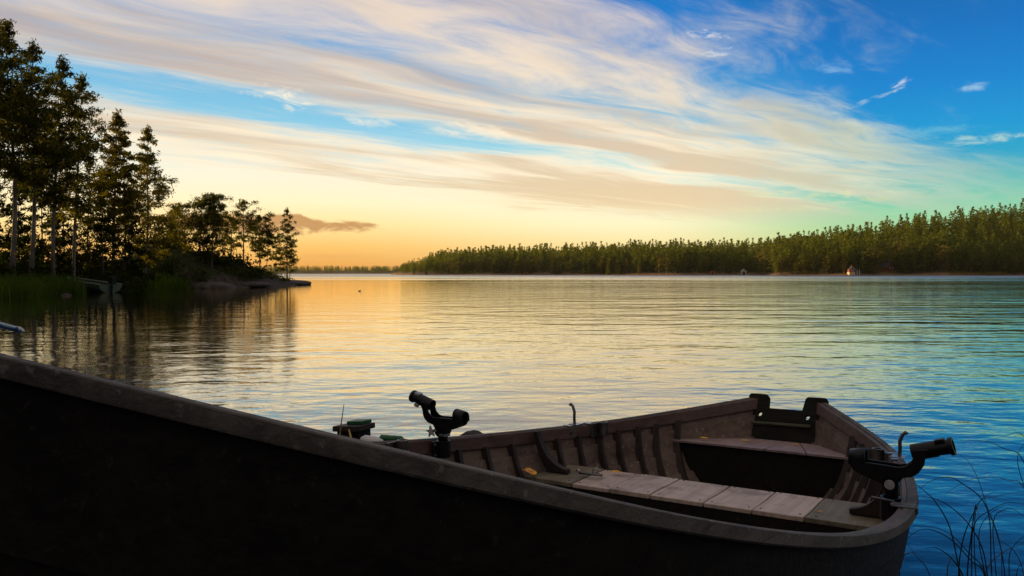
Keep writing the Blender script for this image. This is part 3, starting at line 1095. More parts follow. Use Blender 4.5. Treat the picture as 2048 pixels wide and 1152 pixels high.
gable('shed', 'little orange shed on the bank left of the white boathouse', 'shed', 1424, 2, 2.6, 2.4, 1.5, .5, 0, M['orange'], M['orange'], plain_bits)
gable('shed', 'sunlit orange hut at the waterline in the middle of the far wood', 'shed', 1052, 1, 2.8, 2.4, 1.1, .6, 0, M['orange'], M['orange'], plain_bits)
gable('shed', 'tiny orange hut at the left end of the far wood', 'shed', 853, 1, 1.6, 1.6, 1.1, .8, 0, M['orange'], M['roof'], plain_bits)

# ------------------------------------------------------------------ the wooden rowboat
# shape of the gunwale fitted to both rails seen in the photograph
TH, X0, Y0 = .5945, .3959, 2.5647
ROLL = -.0151
LB, LS = 2.0965, 1.6591
KN = np.array([0, .08, .2, .35, .5, .66, .83, 1.])
KB = np.array([.0004, .5149, .7678, .8321, .8222, .7325, .5455, .1851])
KZ = np.array([-.0176, -.1606, -.3240, -.4747, -.5665, -.6207, -.6443, -.6071]) + EYE


def spline(vals):
    n_ = len(KN); h = np.diff(KN); Am = np.eye(n_); r = np.zeros(n_)
    for i in range(1, n_ - 1):
        Am[i, i - 1] = h[i - 1]; Am[i, i] = 2 * (h[i - 1] + h[i]); Am[i, i + 1] = h[i]
        r[i] = 6 * ((vals[i + 1] - vals[i]) / h[i] - (vals[i] - vals[i - 1]) / h[i - 1])
    Mm = np.linalg.solve(Am, r)
    def f(s):
        i = int(np.clip(np.searchsorted(KN, s) - 1, 0, n_ - 2))
        a = KN[i + 1] - s; b = s - KN[i]; hh = h[i]
        return Mm[i] * a ** 3 / (6 * hh) + Mm[i + 1] * b ** 3 / (6 * hh) + (vals[i] / hh - Mm[i] * hh / 6) * a + (vals[i + 1] / hh - Mm[i + 1] * hh / 6) * b
    return f


fB, fZ = spline(KB), spline(KZ)
LEN = LB + LS


RK = .50            # rake of the transom, metres forward per metre down
def s_of(t): return (t + LB) / LEN
def ss(x): x = min(1, max(0, x)); return x * x * (3 - 2 * x)
def keel(s): return float(np.interp(s, [0, .06, .15, .3, .5, .75, 1], [.34, .25, .16, .07, .0, -.05, .04]))


def slant(s):
    """how much a sideways offset must grow so that it counts across the curve in plan"""
    e = .004
    a, b = max(0, s - e), min(1, s + e)
    return min(3.5, math.hypot(1, (fB(b) - fB(a)) / (LEN * (b - a))))


def sec(s, phi, inset=0.0):
    """point of the hull section: phi 0 at the rail, 1 at the keel; returns (b, t, z)"""
    B = max(fB(s) - (.010 + inset) * slant(s), .002)
    G = fZ(s)
    K = keel(s) + .12 * min(1, inset / .012) * ss((s - .08) / .25)      # the inner skin is shallower than the hull
    al = 1.7 - .85 * ss(s / .4) - .3 * ss((s - .6) / .3)
    c, d = math.cos(phi * math.pi / 2), math.sin(phi * math.pi / 2)
    b = B * max(c, 0) ** al
    z = G - (G - K) * d
    t = -LB + LEN * s
    drop = G - z
    t -= RK * drop * ss((s - .70) / .30)
    t += .06 * drop * ss((.22 - s) / .22)
    return b, t, z


boat = empty('wooden_rowboat', (X0, Y0, 0), -TH, label='old dark wooden rowboat filling the foreground, its notched stern out on the water', cat='rowboat')
boat.rotation_euler = (0, ROLL, -TH)
BM = Matrix.Translation((X0, Y0, 0)) @ Matrix.Rotation(-TH, 4, 'Z') @ Matrix.Rotation(ROLL, 4, 'Y')
BMI = BM.inverted()

# hull strakes: lapped planks, thin closed strips
NSTR = 6
SS = [i / 60 for i in range(61)]
hull_o, hull_i = MB(), MB()
for side in (-1, 1):
    for j in range(NSTR):
        p0, p1 = j / NSTR, (j + 1) / NSTR
        rows_in, rows_out = [], []
        for s in SS:
            a_in = sec(s, max(0, p0 - (.035 if j else 0)), .026 if j else .012)
            m_in = sec(s, (p0 + p1) / 2, .015)
            b_in = sec(s, p1, .012)
            rows_in.append([a_in, m_in, b_in])
            a_o = sec(s, p0, .006 if j else .0)
            m_o = sec(s, (p0 + p1) / 2, .003)
            b_o = sec(s, min(1, p1 + .0), .0)
            rows_out.append([a_o, m_o, b_o])
        for rows, mbx in ((rows_in, hull_i), (rows_out, hull_o)):
            vs = [(side * b, t, z) for row in rows for (b, t, z) in row]
            fs = []
            for i in range(len(SS) - 1):
                for k in range(2):
                    a = i * 3 + k
                    fs.append((a, a + 1, a + 4, a + 3))
            mbx.add(vs, fs)
            if mbx is hull_i and j:      # lap edge standing proud of the plank above
                vs2 = []
                for s in SS:
                    b, t, z = sec(s, max(0, p0 - .035), .026)
                    b2, t2, z2 = sec(s, max(0, p0 - .035), .011)
                    vs2 += [(side * b, t, z), (side * b2, t2, z2)]
                mbx.add(vs2, [(2 * i, 2 * i + 1, 2 * i + 3, 2 * i + 2) for i in range(len(SS) - 1)])
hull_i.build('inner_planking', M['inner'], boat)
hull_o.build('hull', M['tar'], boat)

# keel and stem
kb = MB()
kb.tube([(0, sec(s, 1)[1], sec(s, 1)[2] - .02) for s in SS[:-3]], .03, 6)
kb.build('keel', M['tar'], boat)
st_ = MB()
st_.tube([(0, -LB - .01, fZ(0) + .03), (0, sec(0, .5)[1] - .02, sec(0, .5)[2]), (0, sec(0, 1)[1] - .02, sec(0, 1)[2])], .035, 8)
st_.build('stem', M['tar'], boat)

# rails: rounded cap with rub strake, and a darker inwale below on the inside
RS_ = [i / 90 for i in range(91)]


def rail(side):
    mb = MB()
    prof = [(-.026, -.0015), (-.0245, 0), (-.003, .0), (-.0005, -.0015), (.0015, -.0185), (-.001, -.0217), (-.026, -.0217)]
    vs = []
    for s in RS_:
        B, Z, t = fB(s), fZ(s), -LB + LEN * s
        # widening perpendicular to the curve in plan
        e = .004
        db = (fB(min(1, s + e)) - fB(max(0, s - e))) / (LEN * (min(1, s + e) - max(0, s - e)))
        nl = math.hypot(1, db)
        for (o, dz) in prof:
            b = B + o / nl ** 2          # the rail tapers where it sweeps round into the bow
            tt = t - o * db / nl ** 2
            vs.append((side * max(b, .001), tt, Z + dz))
    n_ = len(prof)
    fs = []
    for i in range(len(RS_) - 1):
        for k in range(n_):
            fs.append((i * n_ + k, i * n_ + (k + 1) % n_, (i + 1) * n_ + (k + 1) % n_, (i + 1) * n_ + k))
    fs.append(tuple(range(n_)))
    fs.append(tuple((len(RS_) - 1) * n_ + k for k in range(n_)))
    mb.add(vs, fs)
    ro = mb.build('rail', M['rail'], boat, smooth=True)
    ro.data.set_sharp_from_angle(angle=R(32))
    mb = MB()
    prof = [(-.038, -.006), (-.036, -.003), (-.0265, -.003), (-.0265, -.028), (-.016, -.028), (-.016, -.052), (-.036, -.052), (-.038, -.048)]
    vs = []
    rs = [s for s in RS_ if s > .03]
    for s in rs:
        for (o, dz) in prof:
            drop = -dz
            phi = math.asin(min(1, drop / (fZ(s) - keel(s)))) * 2 / math.pi
            hb_ = sec(s, phi, 0)[0]
            t2 = -LB + LEN * s - RK * drop * ss((s - .70) / .30)
            vs.append((side * max(hb_ + (o * 1.02 + .010) * slant(s), .001), t2, fZ(s) + dz))
    n_ = len(prof)
    fs = []
    for i in range(len(rs) - 1):
        for k in range(n_):
            fs.append((i * n_ + k, i * n_ + (k + 1) % n_, (i + 1) * n_ + (k + 1) % n_, (i + 1) * n_ + k))
    fs.append(tuple(range(n_)))
    fs.append(tuple((len(rs) - 1) * n_ + k for k in range(n_)))
    mb.add(vs, fs)
    mb.build('inwale', M['inwale'], boat)


rail(-1)
rail(1)


def b_at(u, v_drop, side=-1):
    """t of a point on the port rail seen at column u of the photograph"""
    best = None
    for i in range(401):
        s = i / 400
        p = BM @ Vector((side * (fB(s) - .03), -LB + LEN * s, fZ(s) - v_drop))
        q = p - Vector((0, 0, EYE))
        dep = q.y * math.cos(PITCH) - q.z * math.sin(PITCH)
        uu = 1024 + FPX * q.x / dep
        if best is None or abs(uu - u) < best[0]: best = (abs(uu - u), s)
    return -LB + LEN * best[1]


# ribs: positions of the port ones seen in the photograph, mirrored to starboard
rib_t = [b_at(u, .065) for u in (760, 806, 854, 911, 964, 1016.5, 1109, 1150, 1194, 1232, 1271, 1308, 1350)]
for t in rib_t:
    for side in (-1, 1):
        mb = MB()
        s = s_of(t)
        n_ = 16
        vs = []
        hw = .010
        for i in range(n_ + 1):
            phi = .062 + .925 * i / n_
            bo, to, zo = sec(s, phi, .014)
            bi, ti, zi = sec(s, phi, .040)
            for (b, z) in ((bo, zo), (bi, zi)):
                for w in (-hw, hw):
                    vs.append((side * b, to + w, z))
        fs = []
        for i in range(n_):
            a = i * 4
            fs += [(a, a + 1, a + 5, a + 4), (a + 2, a + 6, a + 7, a + 3), (a, a + 4, a + 6, a + 2), (a + 1, a + 3, a + 7, a + 5)]
        fs += [(0, 2, 3, 1), (n_ * 4, n_ * 4 + 1, n_ * 4 + 3, n_ * 4 + 2)]
        mb.add(vs, fs)
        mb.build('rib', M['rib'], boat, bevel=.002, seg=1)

# floorboards in tar black: the shade inside the boat is put into their colour
mb = MB()
for k in range(-3, 4):
    mb.box((k * .095, .25, .155), (.085, 1.6 - .06 * k * k, .014))
mb.build('floorboard', M['tar'], boat)


def half_width(t, z, inset=.014):
    s = s_of(t)
    lo, hi = 0.0, 1.0
    for _ in range(30):
        m_ = (lo + hi) / 2
        if sec(s, m_, inset)[2] > z: lo = m_
        else: hi = m_
    return sec(s, lo, inset)[0]


# midship thwart: boards running fore and aft on a dark riser
T1, T2, ZT = .369, .640, EYE - .7923


def at_edge(u, v, D):
    q = (pix(u, v, 1) - Vector((0, 0, EYE)))
    p = q * (D / -q.z)
    return BMI @ (p + Vector((0, 0, EYE)))


hw1 = half_width(T1, ZT)
hw2 = half_width(T2, ZT)
thw = MB()
thw.prism([(-hw1 + .03, ZT - .035), (hw1 - .03, ZT - .035), (hw1 - .03, ZT - .016), (-hw1 + .03, ZT - .016)], .24, Matrix.Translation((0, (T1 + T2) / 2, 0)))
thw.prism([(-hw1 + .04, ZT - .13), (hw1 - .04, ZT - .13), (hw1 - .015, ZT - .0165), (-hw1 + .015, ZT - .0165)], .022, Matrix.Translation((0, T1 + .014, 0)))
thwart = thw.build('thwart', M['tar'], boat)
joints = [-hw1] + [at_edge(u, v, .7923).x for u, v in ((1145, 962), (1218.7, 975), (1298, 989), (1406.7, 1006), (1505, 1021), (1612, 1035))] + [hw1]
for i in range(len(joints) - 1):
    a, b = joints[i], joints[i + 1]
    gap = .0028
    a2, b2 = a, b
    if i == 0: a, a2 = -hw1, -hw2
    if i == len(joints) - 2: b, b2 = hw1, hw2
    dz = random.Random(i).uniform(-.0015, .0015)
    mb = MB()
    zt, zb = ZT + dz, ZT - .0155
    n_ = 5
    vs = []
    for k in range(n_ + 1):
        f = k / n_
        la = a + (a2 - a) * f + gap + .002 * math.sin(f * 6 + i)
        rb = b + (b2 - b) * f - gap + .002 * math.sin(f * 6 + i + 1)
        t = T1 + (T2 - T1) * f
        vs += [(la, t, zt), (rb, t, zt), (rb, t, zb), (la, t, zb)]
    fs = []
    for k in range(n_):
        o = k * 4
        fs += [(o, o + 1, o + 5, o + 4), (o + 1, o + 2, o + 6, o + 5), (o + 2, o + 3, o + 7, o + 6), (o + 3, o, o + 4, o + 7)]
    fs += [(3, 2, 1, 0), (n_ * 4, n_ * 4 + 1, n_ * 4 + 2, n_ * 4 + 3)]
    mb.add(vs, fs)
    mb.build('seat_board', M['seatdark'] if i in (0, len(joints) - 2) else M['seat'], thwart, bevel=.0015, seg=1)
    nl = MB()
    for (fx, ft) in ((.12, .03), (.88, .03), (.12, .26), (.88, .26)):
        x = a + (b - a) * fx
        nl.tube([(x, T1 + ft, zt - .002), (x, T1 + ft, zt + .0012)], .0035, 8)
    nl.build('nail', M['tar'], thwart)

# stern seat with dark front panel
T3, ZS = 1.21, EYE - .758
mb = MB()
hs = half_width(T3, ZS, .003)
poly = [(-hs, ZS - .012), (hs, ZS - .012)]
for k in range(1, 9):
    z = ZS - .012 - (ZS - .06) * k / 8
    poly.append((half_width(T3, z, .010), z))
low = [(-x, z) for x, z in reversed(poly[2:])]
mb.prism(poly + low, .016, Matrix.Translation((0, T3 + .012, 0)))
front = mb.build('seat_front_panel', M['tar'], boat)


def hull_half_at(t, z):
    """half width of the inner skin at (t, z), allowing for the raked stern"""
    best = None
    for i in range(200):
        s = .55 + .45 * i / 199
        G = fZ(s)
        if z > G: continue
        lo, hi = 0., 1.
        for _ in range(24):
            m_ = (lo + hi) / 2
            if sec(s, m_, .003)[2] > z: lo = m_
            else: hi = m_
        b, tt, zz = sec(s, lo, .003)
        if best is None or abs(tt - t) < best[0]: best = (abs(tt - t), b)
    return best[1]


SLOPE = -.084       # the stern seat falls slightly towards the transom
T4 = LS - RK * (fZ(1.0) - ZS + .025) - .012
cuts = [-1, -.36, .08, .5, 1]
seat = MB()
seat.box((0, (T3 + T4) / 2, ZS - .055), (.3, T4 - T3 - .06, .02))
sseat = seat.build('stern_seat', M['tar'], boat)
for i in range(4):
    mb = MB()
    vs = []
    n_ = 4
    for k in range(n_ + 1):
        t = T3 - .012 + (T4 - T3 + .012) * k / n_
        zk = ZS + SLOPE * (t - T3)
        h_ = hull_half_at(t, zk)
        a, b = cuts[i] * h_ + .002, cuts[i + 1] * h_ - .002
        vs += [(a, t, zk), (b, t, zk), (b, t, zk - .011), (a, t, zk - .011)]
    fs = []
    for k in range(n_):
        o = k * 4
        fs += [(o, o + 1, o + 5, o + 4), (o + 1, o + 2, o + 6, o + 5), (o + 2, o + 3, o + 7, o + 6), (o + 3, o, o + 4, o + 7)]
    fs += [(3, 2, 1, 0), (n_ * 4, n_ * 4 + 1, n_ * 4 + 2, n_ * 4 + 3)]
    mb.add(vs, fs)
    mb.build('seat_board', M['stern'], sseat, bevel=.0015, seg=1)

# raked transom with two horns, a motor notch and two rope holes
G1z = fZ(1.0)
BT = fB(1.0)
K1 = keel(1.0)
TR = Matrix.Translation((0, LS, G1z))
rake = math.atan(RK)


def tz(b, w):
    """point on the transom plane, w measured upward along it from the rail"""
    return Vector((b, LS + w * math.sin(rake), G1z + w * math.cos(rake)))


sc_ = 1 / math.cos(rake)
outl = []
W = 2 * BT
horn, dip = .020, -.042
def arc(cx_, cz_, r, a0, a1, n_=5):
    return [(cx_ + r * math.cos(a0 + (a1 - a0) * i / n_), cz_ + r * math.sin(a0 + (a1 - a0) * i / n_)) for i in range(n_ + 1)]


x_ = lambda f: -BT + W * f
zu = lambda v: v
outl += [(x_(0), -.02)]
outl += [(x_(.0), 0.0)] + arc(x_(.035), horn - .012, .012, math.pi * .9, math.pi / 2)
outl += arc(x_(.215), horn - .02, .02, math.pi / 2, .2)
outl += [(x_(.275), dip)]
outl += [(x_(.705), dip)]
outl += arc(x_(.775), horn - .018, .018, math.pi - .3, math.pi / 2)
outl += arc(x_(.965), horn - .014, .014, math.pi / 2, .1)
outl += [(x_(1), 0.0), (x_(1), -.02)]
nb_ = 14
for k in range(1, nb_ + 1):
    b, t, z = sec(1.0, k / nb_, .0)
    outl.append((b, z - G1z))
for k in range(nb_ - 1, 0, -1):
    b, t, z = sec(1.0, k / nb_, .0)
    outl.append((-b, z - G1z))
bm = bmesh.new()
def plane_pt(b, dz):
    return Vector((b, LS + RK * dz, G1z + dz))
loops = [outl, arc(x_(.173), horn - .090, .011, 0, 2 * math.pi * 11 / 12, 11), arc(x_(.777), horn - .090, .011, 0, 2 * math.pi * 11 / 12, 11)]
edges = []
for lp in loops:
    vs = [bm.verts.new(plane_pt(b, dz)) for b, dz in lp]
    for i in range(len(vs)):
        if (vs[i].co - vs[(i + 1) % len(vs)].co).length > 1e-6:
            edges.append(bm.edges.new((vs[i], vs[(i + 1) % len(vs)])))
bmesh.ops.triangle_fill(bm, use_beauty=True, use_dissolve=False, edges=edges)
ret = bmesh.ops.extrude_face_region(bm, geom=bm.faces[:])
nv = Vector((0, 1, -RK)).normalized() * .024
for e in ret['geom']:
    if isinstance(e, bmesh.types.BMVert): e.co += nv
bmesh.ops.recalc_face_normals(bm, faces=bm.faces)
me = bpy.data.meshes.new('transom')
bm.to_mesh(me)
bm.free()
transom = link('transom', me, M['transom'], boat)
mb = MB()
pa, pb = plane_pt(x_(.09), horn - .135), plane_pt(x_(.83), horn - .132)
mb.tube([pa + Vector((0, -.006, .004)), pb + Vector((0, -.006, .004))], .009, 6)
mb.build('batten', M['batten'], transom)


# knees bracing rail and thwart
def knee(side):
    foot = at_edge(1138, 945, .7923)
    t = foot.y
    s = s_of(t)
    outer = []
    for k in range(9):
        phi = .02 + k / 8 * .5
        b, tt, z = sec(s, phi, .038)
        if z < ZT + .003: break
        outer.append((b, z))
    outer.append((half_width(t, ZT + .004, .036), ZT + .004))
    zr = fZ(s)
    b0 = outer[0][0]
    tipb = abs(foot.x)
    inner = []
    p0, p1, p2, p3 = (b0 - .018, zr + .004), (b0 - .03, zr - .095), (b0 - .075, ZT + .03), (tipb, ZT + .022)
    for k in range(13):
        f = k / 12
        inner.append(tuple((1 - f) ** 3 * p0[i] + 3 * (1 - f) ** 2 * f * p1[i] + 3 * (1 - f) * f * f * p2[i] + f ** 3 * p3[i] for i in (0, 1)))
    poly = [(b0 + .0, zr + .005)] + outer + [(tipb, ZT + .004)] + inner[::-1]
    mb = MB()
    ksh = (b_at(1058, .0) - t) / (zr - ZT)
    mb.prism([(side * x, z) for x, z in poly], .030, Matrix(((1, 0, 0, 0), (0, 1, ksh, t - ksh * ZT), (0, 0, 1, 0), (0, 0, 0, 1))))
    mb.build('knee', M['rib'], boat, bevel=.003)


knee(-1)
knee(1)


# brackets on the rails: oarlock sockets, clips and holder mounts
def on_rail(side, t, din, dz):
    s = s_of(t)
    return Vector((side * (fB(s) - din), t, fZ(s) + dz))


def rail_angle(side, t):
    e = .02
    db = (fB(s_of(t + e)) - fB(s_of(t - e))) / (2 * e)
    return side * math.atan(-db)


t_sock = b_at(1190, .02)
t_first = b_at(786, .02)
t_hold = b_at(872, .02)
t_lock = b_at(1158, .0)
for side, t in ((-1, t_sock), (1, t_sock), (-1, t_first)):
    mb = MB()
    p = on_rail(side, t, .041, -.026)
    m = Matrix.Translation(p) @ Matrix.Rotation(rail_angle(side, t), 4, 'Z')
    mb.box((side * -.004, 0, 0), (.008, .085, .058), m)
    mb.ring(m @ Vector((side * -.024, .012, -.026)), (0, 0, 1), .013, .021, .060, 16)
    mb.build('oarlock_socket', M['dullmetal'], boat, bevel=.0015)
for u in (1138, 1176):
    for side in (-1, 1):
        t = b_at(u, .01)
        p = on_rail(side, t, .040, -.016)
        m = Matrix.Translation(p) @ Matrix.Rotation(rail_angle(side, t), 4, 'Z')
        mb = MB()
        mb.box((side * -.0015, 0, -.004), (.003, .022, .040), m)
        mb.box((side * .016, 0, .0175), (.036, .022, .0028), m)
        clip = mb.build('rail_clip', M['metal'], boat)
        sc2 = MB()
        sc2.tube([m @ Vector((side * -.003, 0, -.012)), m @ Vector((side * -.0055, 0, -.012))], .0045, 8)
        sc2.build('screw', M['tar'], clip)
# steel strap across the starboard rail forward of the holder
t = -.20
p = on_rail(1, t, .015, .002)
m = Matrix.Translation(p) @ Matrix.Rotation(rail_angle(1, t), 4, 'Z')
mb = MB()
mb.box((-.012, 0, .0015), (.050, .036, .003), m)
mb.box((-.058, -.004, .006), (.05, .007, .004), m @ Matrix.Rotation(R(6), 4, 'Y'))
mb.box((.0185, 0, -.006), (.003, .036, .016), m)
mb.build('rail_strap', M['dullmetal'], boat, bevel=.001)

# oarlock pins: bent steel rods standing in the rails
for side, lb in ((-1, 'thin hooked oarlock pin upright on the far rail above the thwart'), (1, 'bent steel oarlock pin on the near right rail behind the rod holder')):
    p = BM @ on_rail(side, t_lock, .012, .0)
    o = empty('oarlock_pin', p, -TH, label=lb, cat='oarlock', group='oarlock pins')
    mb = MB()
    mb.tube([(0, 0, -.02), (side * .003, .0, .03), (side * .002, .0, .055), (side * .010, 0, .078), (side * .020, .0, .088), (side * .026, 0, .082)], [.0062] * 6, 10)
    mb.build('rod', M['dullmetal'], o, smooth=True)
    mb = MB()
    mb.box((-side * .002, 0, .0025), (.044, .045, .004))
    mb.build('base_plate', M['metal'], o, bevel=.001)


# rod holders
def rod_holder(side, label):
    t = t_hold
    p = BM @ on_rail(side, t, .062, .034)
    o = empty('rod_holder', p, -TH, label=label, cat='rod holder', group='fishing rod holders')
    k = .96 / 1000
    X = lambda pts: [(side * x * k, z * k) for x, z in pts]
    # two side plates
    lower = [(-103, 44), (-73, 50), (-62, 52), (-20, 51), (19, 49), (36, 53), (50, 65), (56, 80), (60, 100), (92, 104), (86, 84),
             (79, 69), (77, 53), (69, 39), (54, 27), (33, 22), (21, 18), (18, 0), (-19, -2), (-50, 9), (-83, 21), (-94, 28)]
    mb = MB()
    for y in (-.021, .021):
        mb.prism(X(lower), .006, Matrix.Translation((0, y, 0)))
    # tray bottom joining the plates
    mb.prism(X([(-92, 29), (-50, 11), (-18, 1), (18, 2), (34, 24), (30, 32), (0, 22), (-40, 26), (-84, 38)]), .042)
    mb.build('cradle', M['plastic'], o, bevel=.0018)
    # front band: closed loop over the tray
    mb = MB()
    n_ = 14
    for i in range(n_):
        a0, a1 = math.pi * i / n_, math.pi * (i + 1) / n_
        def q(a, r, x): return (side * x * k, r * math.cos(a), (.040 + (x + 103) * .00018) + (.036 + r - .0245) * max(math.sin(a), 0) ** .55)
        vs = []
        for a in (a0, a1):
            for x in (-105, -64):
                for r in (.0205, .0250): vs.append(q(a, r, x))
        mb.add(vs, [(0, 1, 5, 4), (2, 6, 7, 3), (0, 4, 6, 2), (1, 3, 7, 5)])
    mb.build('front_band', M['plastic'], o, smooth=True)
    # collar tube at the outboard end
    mb = MB()
    a0 = Vector((side * 50 * k, 0, 88 * k))
    ax = Vector((side * 100, 0, 29)).normalized()
    mb.ring(a0, ax, .0160, .0205, .060, 24)
    mb.ring(a0 + ax * .056, ax, .0150, .0182, .034, 24)
    mb.ring(a0 + ax * .088, ax, .0150, .0225, .010, 24)
    mb.build('collar', M['plastic'], o, bevel=.001)
    # lock clip on the collar
    mb = MB()
    m = Matrix.Translation(a0 + ax * .066 + Vector((0, 0, .0175))) @ Matrix.Rotation(-side * R(16), 4, 'Y')
    mb.box((0, -.004, .002), (.022, .026, .009), m)
    if side < 0:
        mb.box((0.012, -.016, -.036), (.018, .010, .012), m)
    mb.build('lock_clip', M['greyplastic'] if side < 0 else M['plastic'], o, bevel=.002)
    # pivot post down into the rail mount
    mb = MB()
    mb.tube([(0, 0, .012), (0, 0, -.012), (0, 0, -.034)], [.019, .019, .017], 18)
    mb.tube([(0, -.024, 0), (0, .024, 0)], .021, 20)
    mb.build('pivot', M['plastic'], o, bevel=.001)
    if side < 0:
        # star knob towards the camera
        mb = MB()
        star = []
        for i in range(10):
            a = math.pi / 2 + i * math.pi / 5 + .2
            r = .023 if i % 2 == 0 else .009
            star.append((r * math.cos(a), r * math.sin(a)))
        m = Matrix.Translation((-.004 - .018, -.040, -.001))
        mb.prism(star, .009, m)
        mb.tube([(-.022, -.036, -.001), (-.014, -.020, 0)], .0045, 8)
        mb.build('star_knob', M['greyplastic'], o, bevel=.0015)
        mb = MB()
        mb.box((.016, -.010, -.014), (.026, .034, .010))
        mb.build('latch', M['metal'], o, bevel=.002)
    else:
        mb = MB()
        mb.tube([(0, -.0245, 0), (0, -.0285, 0)], .0125, 20)
        mb.build('pivot_cap', M['greyplastic'], o, bevel=.001)


rod_holder(-1, 'black plastic rod holder with pale star knob standing on the far rail')
rod_holder(1, 'black plastic rod holder on the near right rail, its tube pointing out over blue water')
for side in (-1, 1):
    p = on_rail(side, t_hold, .064, 0)
    mt = MB()
    mt.ring(p + Vector((0, 0, -.062)), (0, 0, 1), .0195, .0255, .060, 20)
    m = Matrix.Translation(p + Vector((side * .012, -.032, -.030))) @ Matrix.Rotation(rail_angle(side, t_hold), 4, 'Z')
    mt.box((0, 0, 0), (.006, .034, .056), m)
    mount = mt.build('holder_mount', M['plastic'], boat, bevel=.001)
    for dz in (.018, -.020):
        sc2 = MB()
        sc2.tube([m @ Vector((-side * .003, -.004, dz)), m @ Vector((-side * .006, -.004, dz))], .0048, 8)
        sc2.build('screw', M['metal'], mount)


# shackle lying on the thwart
def on_plane(u, v, z):
    q = pix(u, v, 1) - Vector((0, 0, EYE))
    return q * ((z - EYE) / q.z) + Vector((0, 0, EYE))


p = on_plane(1180, 951, ZT + .002)
o = empty('snap_hook', p, R(-24), label='small steel snap hook lying on the left end of the thwart', cat='hook')
mb = MB()
mb.tube([(-.045, .0, .006), (-.02, .001, .006), (.02, -.001, .006), (.05, .0, .006)], .005, 8)
mb.build('shank', M['dullmetal'], o, smooth=True)
mb = MB()
mb.tube([(.024 + .012 * math.cos(a), -.001, .018 + .012 * math.sin(a)) for a in [i * 2 * math.pi / 12 for i in range(13)]], .0036, 8)
mb.build('eye_ring', M['metal'], o, smooth=True)
mb = MB()
mb.tube([(-.058, .004, .014), (-.048, .003, .016), (-.042, 0, .008)], .005, 8)
mb.build('swivel', M['metal'], o, smooth=True)

# fallen leaves
LV = [
    (1060, 945, ZT + .012, .052, 40, 'curled orange leaf at the foot of the far knee on the thwart'),
    (1233, 945, ZT + .004, .030, -20, 'pale yellow leaf at the far edge of the thwart beside the snap hook'),
    (1643, 1025, ZT + .005, .020, 10, 'crumpled ochre leaf on the right end board of the thwart'),
    (1409, 877, ZS + .002, .030, 10, 'orange leaf on the left part of the stern seat'),
    (1492, 882, ZS - .016, .024, -15, 'bright yellow leaf on the stern seat below the left horn of the transom'),
    (1592, 890, ZS - .014, .022, 30, 'small yellow leaf on the stern seat near the right horn of the transom'),
]


def leaf(p, L, rz, label, tilt=0.0, curl=.35):
    vs, fs = [], []
    n_ = 6
    for i in range(n_ + 1):
        f = i / n_
        w = L * .30 * math.sin(math.pi * min(1, f * .93 + .05)) ** .8
        z = L * curl * (f - .5) ** 2
        x = (f - .5) * L
        vs += [(x, -w, z + w * .35), (x, 0, z), (x, w, z + w * .35)]
    for i in range(n_):
        a = i * 3
        fs += [(a, a + 1, a + 4, a + 3), (a + 1, a + 2, a + 5, a + 4)]
    mb = MB()
    mb.add(vs, fs)
    mb.tube([(-L * .5, 0, L * curl * .25), (-L * .72, .002, L * curl * .3)], L * .02, 5)
    o = mb.build('fallen_leaf', M['leaf'])
    sm = o.modifiers.new('solid', 'SOLIDIFY')
    sm.thickness = .0006
    o.location = p
    o.rotation_euler = (R(tilt), R(tilt * .5), R(rz))
    return tag(o, label, 'leaf', 'fallen leaves in the boat')


for i, (u, v, z, L, rz, lb) in enumerate(LV):
    leaf(on_plane(u, v, z), L * (1.25 if i == 0 else 1.3), rz, lb, 32 if i == 0 else 14 if i == 2 else 5)
# leaf caught on the starboard ribs
s = s_of(.62)
b, t, z = sec(s, .42, .040)
leaf(BM @ Vector((b - .004, t, z)), .045, 70, 'yellow leaf caught on the ribs below the right rod holder', -55)

# ------------------------------------------------------------------ the second boat behind
q0 = pix(706, 880, 3.3)
boat2 = empty('moored_boat', (q0.x, q0.y, .0), R(148), label='low dark boat moored behind the far rail, only its green edged end showing', cat='boat')
mb = MB()
L2, Wd2 = 2.6, .42
vs, fs = [], []
ns, nph = 24, 10
for i in range(ns + 1):
    s = i / ns
    w = Wd2 * (math.sin(math.pi * min(1, .16 + s * .62)) ** .8) * (1 - .25 * s)
    zt = .30 + .06 * (1 - s) ** 2.2
    for k in range(-nph, nph + 1):
        a = k / nph * math.pi / 2
        vs.append((w * math.sin(a), s * L2, zt - (zt + .12) * math.cos(a)))
m_ = 2 * nph + 1
for i in range(ns):
    for k in range(2 * nph):
        a = i * m_ + k
        fs.append((a, a + 1, a + m_ + 1, a + m_))
fs.append(tuple(range(m_)))
fs.append(tuple(ns * m_ + k for k in range(m_)))
mb.add(vs, fs)
mb.build('hull', M['tar'], boat2)
for side in (-1, 1):
    mb = MB()
    pts = []
    for i in range(ns + 1):
        s = i / ns
        w = Wd2 * (math.sin(math.pi * min(1, .16 + s * .62)) ** .8) * (1 - .25 * s)
        pts.append((side * w, s * L2, .30 + .06 * (1 - s) ** 2.2))
    mb.tube(pts, .018, 6)
    mb.build('rail', M['inwale'], boat2)
mb = MB()
mb.box((.0, -.005, .445), (.115, .075, .16))
mb.build('end_block', M['tar'], boat2, bevel=.004)
mb = MB()
mb.prism([(-.07, .550), (.07, .536), (.07, .514), (-.07, .528)], .10, Matrix.Translation((0, -.005, 0)))
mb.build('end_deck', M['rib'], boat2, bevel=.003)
mb = MB()
mb.prism([(-.055, .563), (.025, .555), (.025, .5415), (-.055, .5495)], .06, Matrix.Translation((0, -.02, 0)))
mb.build('green_pad', M['green'], boat2, bevel=.002)
mb = MB()
mb.box((0, 1.25, .36), (.84, .22, .025))
mb.build('thwart', M['inner'], boat2, bevel=.004)
q = pix(783, 876, 3.25)
mb = MB()
